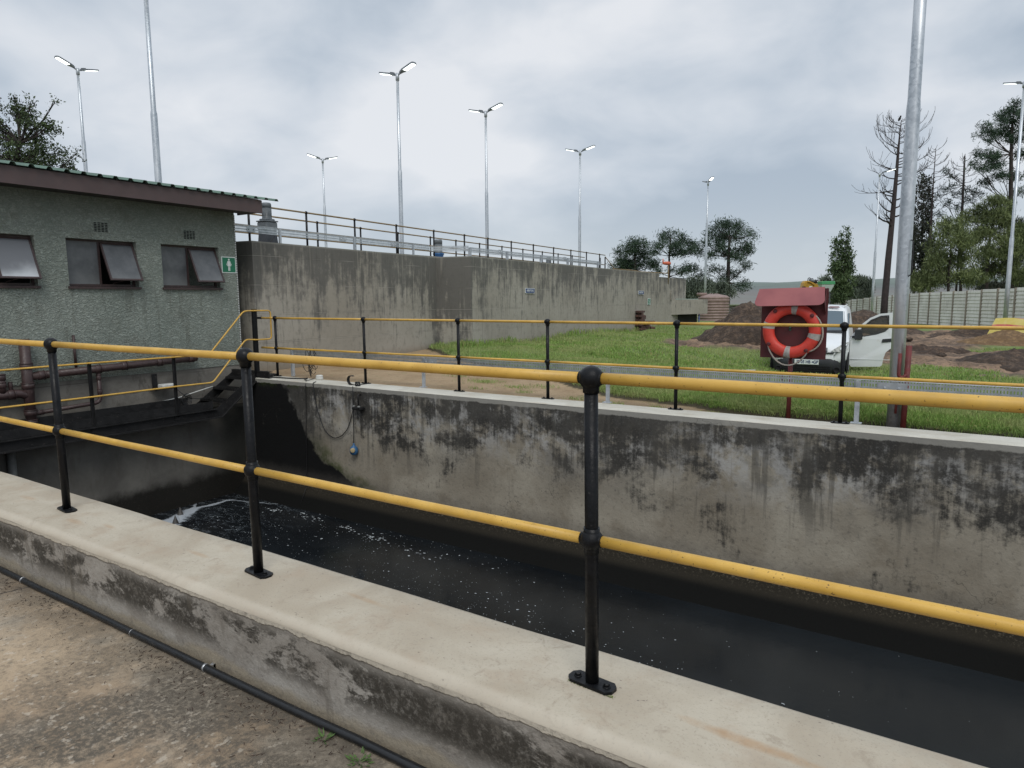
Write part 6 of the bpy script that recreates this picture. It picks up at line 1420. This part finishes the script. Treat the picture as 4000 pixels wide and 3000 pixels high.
# poplar above the excavator
def poplar_blobs(cx, top, bot, w_, seed, cols=((0, 0),)):
    rg_ = random.Random(seed); b = []
    for (dx, dt) in cols:
        y = top+dt; n_ = 0
        while y < bot:
            u = (y-top-dt)/(bot-top-dt); ww = w_*(.30+.95*min(1, u*1.8))*(1 if u < .85 else .8); b.append((cx+dx+rg_.uniform(-.35, .35)*ww, y, ww*rg_.uniform(.35, .6), rg_.uniform(14, 22))); y += rg_.uniform(9, 14)
    return b
tree('poplar_tree', 'columnar poplar with several upright spires right of the life ring', None, 58, [(3292, 1330, 16), (3294, 1150, 12), (3300, 1000, 6)], poplar_blobs(3290, 900, 1175, 26, 31, ((20, 0), (-4, 25), (-24, 35))), 'poplar', size=.22, tuft=.40, per=14, dens=1.3, seed=31, up=1.2, limbs=False)
tree('willow_tree', 'dark weeping willow beside and behind the poplar', None, 66, [(3355, 1330, 12), (3355, 1160, 9), (3355, 1110, 6)], [(3225, 1100, 26, 18), (3200, 1130, 24, 24), (3240, 1135, 26, 26), (3235, 1165, 30, 18), (3350, 1095, 26, 12), (3385, 1100, 18, 12), (3340, 1120, 28, 22), (3375, 1125, 24, 22), (3350, 1155, 36, 22), (3400, 1130, 10, 18), (3390, 1160, 14, 16)], 'willow_g', 'needle', size=.5, tuft=.40, per=20, dens=1.1, seed=33, droop=2.2)
PD = 'dark poplars behind the big galvanised pole'
tree('poplar_tree', 'dark narrow poplar just right of the big galvanised pole', PD, 62, [(3570, 1330, 14), (3570, 900, 7)], poplar_blobs(3567, 730, 1120, 22, 41), 'poplar_d', size=.24, tuft=.42, per=14, dens=1.2, seed=41, up=1.2, limbs=False)
tree('poplar_tree', 'tallest dark poplar spire between the big pole and the dead tree', PD, 62, [(3602, 1330, 14), (3602, 860, 7)], poplar_blobs(3602, 692, 1120, 20, 42), 'poplar_d', size=.24, tuft=.42, per=14, dens=1.2, seed=42, up=1.2, limbs=False)
tree('poplar_tree', 'dark poplar spire nearest the thin dead tree', PD, 62, [(3630, 1330, 14), (3630, 860, 7)], poplar_blobs(3630, 700, 1120, 18, 43), 'poplar_d', size=.24, tuft=.42, per=14, dens=1.2, seed=43, up=1.2, limbs=False)
# right willows
WG = 'feathery green willows behind the precast wall'
tree('willow_tree', 'big yellow-green willow filling the space behind the precast wall', WG, 50, [(3850, 1330, 16), (3855, 1050, 12), (3870, 900, 8)], [(3880, 790, 44, 26), (3840, 815, 40, 26), (3920, 815, 34, 28), (3800, 850, 40, 26), (3880, 850, 60, 34), (3950, 860, 34, 34), (3850, 910, 60, 36), (3930, 920, 50, 40), (3800, 930, 36, 30), (3900, 980, 70, 40), (3830, 1000, 50, 36), (3960, 1000, 40, 50), (3900, 1050, 70, 34), (3960, 1080, 40, 34)], 'willow', 'needle', size=.34, tuft=.45, per=34, dens=.95, seed=51, droop=1.2)
tree('willow_tree', 'lower green willow left of the big one, just above the wall', WG, 48, [(3700, 1330, 14), (3705, 1100, 10), (3715, 960, 7)], [(3720, 870, 36, 26), (3690, 900, 34, 28), (3745, 905, 40, 28), (3670, 945, 34, 26), (3720, 950, 50, 34), (3660, 990, 32, 30), (3710, 1010, 56, 36), (3640, 1030, 34, 28), (3770, 1000, 44, 44), (3590, 1080, 34, 26), (3640, 1085, 40, 30), (3700, 1080, 56, 34), (3760, 1080, 50, 34), (3570, 1110, 26, 16), (3820, 1090, 44, 34), (3610, 1120, 40, 16)], 'willow', 'needle', size=.34, tuft=.45, per=34, dens=.95, seed=52, droop=1.2)
tree('willow_tree', 'dark willow at the right edge behind the lamp pole', WG, 54, [(4010, 1330, 14), (4010, 1100, 10), (4010, 980, 7)], [(3990, 900, 40, 50), (4020, 960, 44, 60), (3980, 1020, 44, 50), (4020, 1080, 50, 40), (3960, 1120, 50, 26), (3880, 1120, 60, 22)], 'poplar_d', 'needle', size=.42, tuft=.45, per=22, dens=1.0, seed=53, droop=1.2)  # crown takes the dark poplar leaf colours
tree('pine_tree', 'tall dark pine at the right edge rising above the willows', None, 52, [(3948, 1330, 22), (3948, 800, 17), (3950, 600, 13), (3955, 470, 8)], [(3965, 405, 22, 14), (3990, 425, 30, 20), (3945, 430, 24, 16), (3920, 452, 30, 16), (3975, 460, 44, 22), (3900, 485, 22, 14), (3850, 492, 24, 12), (3835, 520, 16, 12), (3880, 515, 34, 14), (3950, 500, 44, 22), (4000, 500, 30, 30), (3870, 548, 24, 10), (3960, 545, 40, 18), (3815, 600, 20, 12), (3840, 622, 36, 14), (3800, 640, 20, 12), (3880, 600, 30, 14), (3985, 600, 34, 22), (3870, 650, 40, 16), (3820, 665, 26, 12), (3910, 690, 34, 14), (3975, 680, 34, 18), (3860, 705, 26, 10), (3990, 740, 26, 16)], 'pine', 'needle', size=.34, tuft=.45, per=30, dens=.8, seed=61)
tree('pine_tree', 'sparse half-dead pine with dark tufts left of the tall right-hand pine', None, 58, [(3750, 1330, 14), (3755, 900, 9), (3765, 720, 6), (3770, 610, 3)], [(3705, 665, 14, 8), (3715, 690, 16, 8), (3690, 745, 20, 10), (3670, 765, 14, 8), (3730, 760, 20, 8), (3700, 790, 22, 8), (3805, 740, 24, 10), (3815, 760, 22, 10), (3790, 780, 26, 10), (3740, 810, 22, 8), (3665, 835, 14, 6), (3720, 725, 14, 6)], 'pine2', 'needle', size=.4, tuft=.45, per=18, dens=.6, seed=62)
# dead trees
def dead(name, label, D, trunk, nbr, lmax, seed, start=.12, group=None, zb=-1.5, asym=1.0):
    rg_ = random.Random(seed); s = D/F; pts = [at(a, b, D) for a, b, w_ in trunk]; rs_ = [w_*s/2 for a, b, w_ in trunk]
    o = thing(name, label, 'tree', (pts[0].x, pts[0].y, zb), group=group)
    MB().tube([Vector((pts[0].x, pts[0].y, zb-.3))]+pts, [rs_[0]*1.15]+rs_, 8).build('trunk', M['bark_dead'], o)
    mb = MB()
    def P(u):
        f_ = u*(len(pts)-1); i = min(int(f_), len(pts)-2); return pts[i].lerp(pts[i+1], f_-i), rs_[i]+(rs_[i+1]-rs_[i])*(f_-i)
    def br_(p, a, el, L_, r, dep):
        q = [p.copy()]; rr2 = [r]; n_ = 7
        for i in range(n_):
            el += .065+rg_.uniform(-.1, .18); a += rg_.uniform(-.14, .14); p = p+Vector((math.cos(a)*math.cos(el), math.sin(a)*math.cos(el), math.sin(el)))*(L_/n_); q.append(p.copy()); rr2.append(max(.010, r*(1-.85*(i+1)/n_)))
            if dep > 0 and i > 0:
                for _ in range(1 if rg_.random() < .8 else 2): br_(p.copy(), a+rg_.choice((-1, 1))*rg_.uniform(.4, .9), el-.1, L_*rg_.uniform(.22, .42), rr2[-1]*.75, dep-1)
        mb.tube(q, rr2, 5, caps=False)
    for k in range(nbr):
        u = start+(1-start)*(k+rg_.random()*.6)/nbr; p, r = P(min(u, .99)); f_ = (1-u); prof = math.sin(min(1, (1-(u-start)/(1-start))*1.25+.12)*PI*.62)
        side = cam_rt if rg_.random() < .5 else cam_rt+PI; L_ = lmax*s*max(.12, prof)*rg_.uniform(.65, 1.1)
        br_(p.copy(), side+rg_.uniform(-.9, .9), rg_.uniform(-.15, .25), L_, max(.022, r*.38), 1 if L_ > .5 else 0)
    mb.build('branches', M['bark_dead'], o); return o
dead('dead_pine', 'leafless dead pine with a thick dark trunk left of the big galvanised pole', 48, [(3456, 1170, 26), (3470, 1010, 24), (3485, 860, 20), (3500, 700, 14), (3508, 600, 10), (3515, 520, 5), (3521, 468, 2)], 46, 150, 71, .30)
dead('dead_pine', 'thin reddish dead tree between the dark poplars and the sparse pine', 56, [(3628, 1150, 10), (3636, 900, 8), (3642, 780, 6), (3648, 680, 4), (3656, 580, 2)], 30, 75, 72, .30)
dead('dead_pine', 'bare top of a dead tree above the sparse pine', 57, [(3752, 900, 8), (3762, 720, 5), (3766, 610, 2)], 22, 62, 73, .25)
bd = MB(); P = at(3513, 471, 48); bd.lathe([(.0001, -.16), (.05, -.12), (.085, 0), (.075, .10), (.05, .15), (.06, .19), (.045, .24), (.0001, .26)], P+Vector((0, 0, .1)), (.35, .1, 1), 10)
bd.prism([(-.02, 0), (.02, 0), (.015, .06)], P+Vector((-.06, -.02, .30)), (0, 0, 1), (-1, 0, 0), (0, .01, 0)); tag(bd.build('bird', M['void']), 'small dark bird perched at the top of the dead pine', 'bird')
# bare shrub left of the willow
dead('bare_shrub', 'pale leafless shrub between the tank end and the grey willow', 50, [(2640, 1210, 5), (2632, 1170, 4), (2628, 1130, 2)], 12, 50, 77, .1)

# grass blades near the coping
def blades(n, x0, x1, y0, y1, h0, h1, w_, seed, name, label, cond=None, lean=.5):
    g = np.random.default_rng(seed); X = g.uniform(x0, x1, n); Y = y0+(y1-y0)*g.random(n)**1.5
    Z, st_a, dm_a = ground_z(X, Y); keep = (st_a < .5) & (dm_a < .4)
    ex_ = g.random(n); keep &= ex_ > .0
    if cond is not None: keep &= cond(X, Y)
    X, Y, Z = X[keep], Y[keep], Z[keep]; n = len(X); hh_ = g.uniform(h0, h1, n)*(.55+.9*vf(X, Y, 2.5, 77)); a = g.uniform(0, 2*PI, n); l = hh_*g.uniform(.1, 1, n)*lean; ww = w_*g.uniform(.6, 1.3, n)
    ed = np.clip(1-(Y-edge(X))/.25, 0, 1); a = np.where(ed > g.random(n), -PI/2+g.normal(0, .7, n), a); l = l*(1+.8*ed)
    ca, sa = np.cos(a), np.sin(a); b = g.uniform(0, 2*PI, n); cb, sb = np.cos(b), np.sin(b)
    base = np.stack([X, Y, Z-.01], -1); side = np.stack([cb*ww, sb*ww, 0*ww], -1); mid = base+np.stack([ca*l*.35, sa*l*.35, hh_*.65], -1); tip = base+np.stack([ca*l, sa*l, hh_*np.where(ed > .3, .75, 1.0)], -1)
    V_ = np.stack([base-side, base+side, mid+side*.7, tip, mid-side*.7], 1).reshape(-1, 3); return V_, np.arange(n*5).reshape(n, 5)
gm = NT('grass_blades', .7, 0, .3); r_ = gm.island(); c = gm.mix(gm.mr(r_, 0, .85, smooth=False), (.115, .200, .035), (.285, .420, .110)); c = gm.mix(gm.mr(r_, .88, .96), c, (.32, .29, .12))
c = gm.mix(gm.mr(gm.noise(.7, 5, .65), .42, .60, .0, .7), c, (.33, .36, .15)); c = gm.mix(gm.mr(gm.noise(2.3, 4, .7), .56, .68, .0, .5), c, (.36, .33, .16)); c = gm.mix(gm.mr(gm.noise(1.6, 4, .7, v=gm.vec(loc=(4, 1, 0))), .52, .68, 0, .45), c, (.07, .13, .025)); gm.col(c)
sets = [blades(110000, -5.6, 3.6, 7.6, 10.2, .035, .085, .0032, 1, '', ''), blades(70000, -9.9, 5, 9.4, 15, .035, .075, .006, 2, '', ''), blades(60000, -9.9, 6, 14, 27, .04, .08, .012, 3, '', ''),
        blades(9000, -10.3, -9.4, 13.0, 28, .08, .22, .008, 4, '', '', lambda X, Y: (X > np.interp(Y, [13.3, 13.54, 27.8], [-10.2, -9.9, -10.5])) & (X < np.interp(Y, [13.3, 27.8], [-9.72, -10.3]))),
        blades(900, -10.8, -9.8, 12.6, 13.6, .06, .18, .006, 6, '', '')]
off = 0; VV = []; FFs = []
for a_, b_ in sets: VV.append(a_); FFs.append(b_+off); off += len(a_)
tag(npmesh('grass', np.concatenate(VV), np.concatenate(FFs), gm.m), 'green lawn grass growing behind the far coping', 'grass', kind='stuff')
# sparse tufts on the bare strip
g = np.random.default_rng(8); V = []; Fc = []
for (cx, cy, rr3, n_) in [(-6.1, 8.6, .28, 260), (-5.3, 8.3, .2, 120), (-6.9, 9.0, .2, 90), (-4.9, 7.9, .12, 60), (-4.0, 7.75, .15, 80), (-5.7, 7.9, .12, 50), (-3.4, 7.62, .12, 60), (-7.6, 9.6, .3, 110), (-5.0, 8.55, .25, 110), (-2.9, 7.62, .10, 60), (-2.2, 7.55, .12, 70), (-1.6, 7.56, .14, 80), (-1.2, 7.58, .1, 60)]:
    for _ in range(n_):
        x, y = cx+g.normal()*rr3*.6, cy+g.normal()*rr3*.35
        if y < 7.47: continue
        z = gz_n(x, y) if n_ < 0 else float(gz(np.array([x]), np.array([y]))[0]); h = g.uniform(.02, .06); a = g.uniform(0, 6.3); k = len(V)
        V += [(x-.003, y, z), (x+.003, y, z), (x+math.cos(a)*h*.6, y+math.sin(a)*h*.6, z+h)]; Fc.append((k, k+1, k+2))
mb = MB(); mb.v = V; mb.f = Fc; mb.sm = [False]*len(Fc)
tag(mb.build('grass_tufts', gm.m), 'thin grass tufts sprouting from the bare strip of soil', 'grass', kind='stuff')
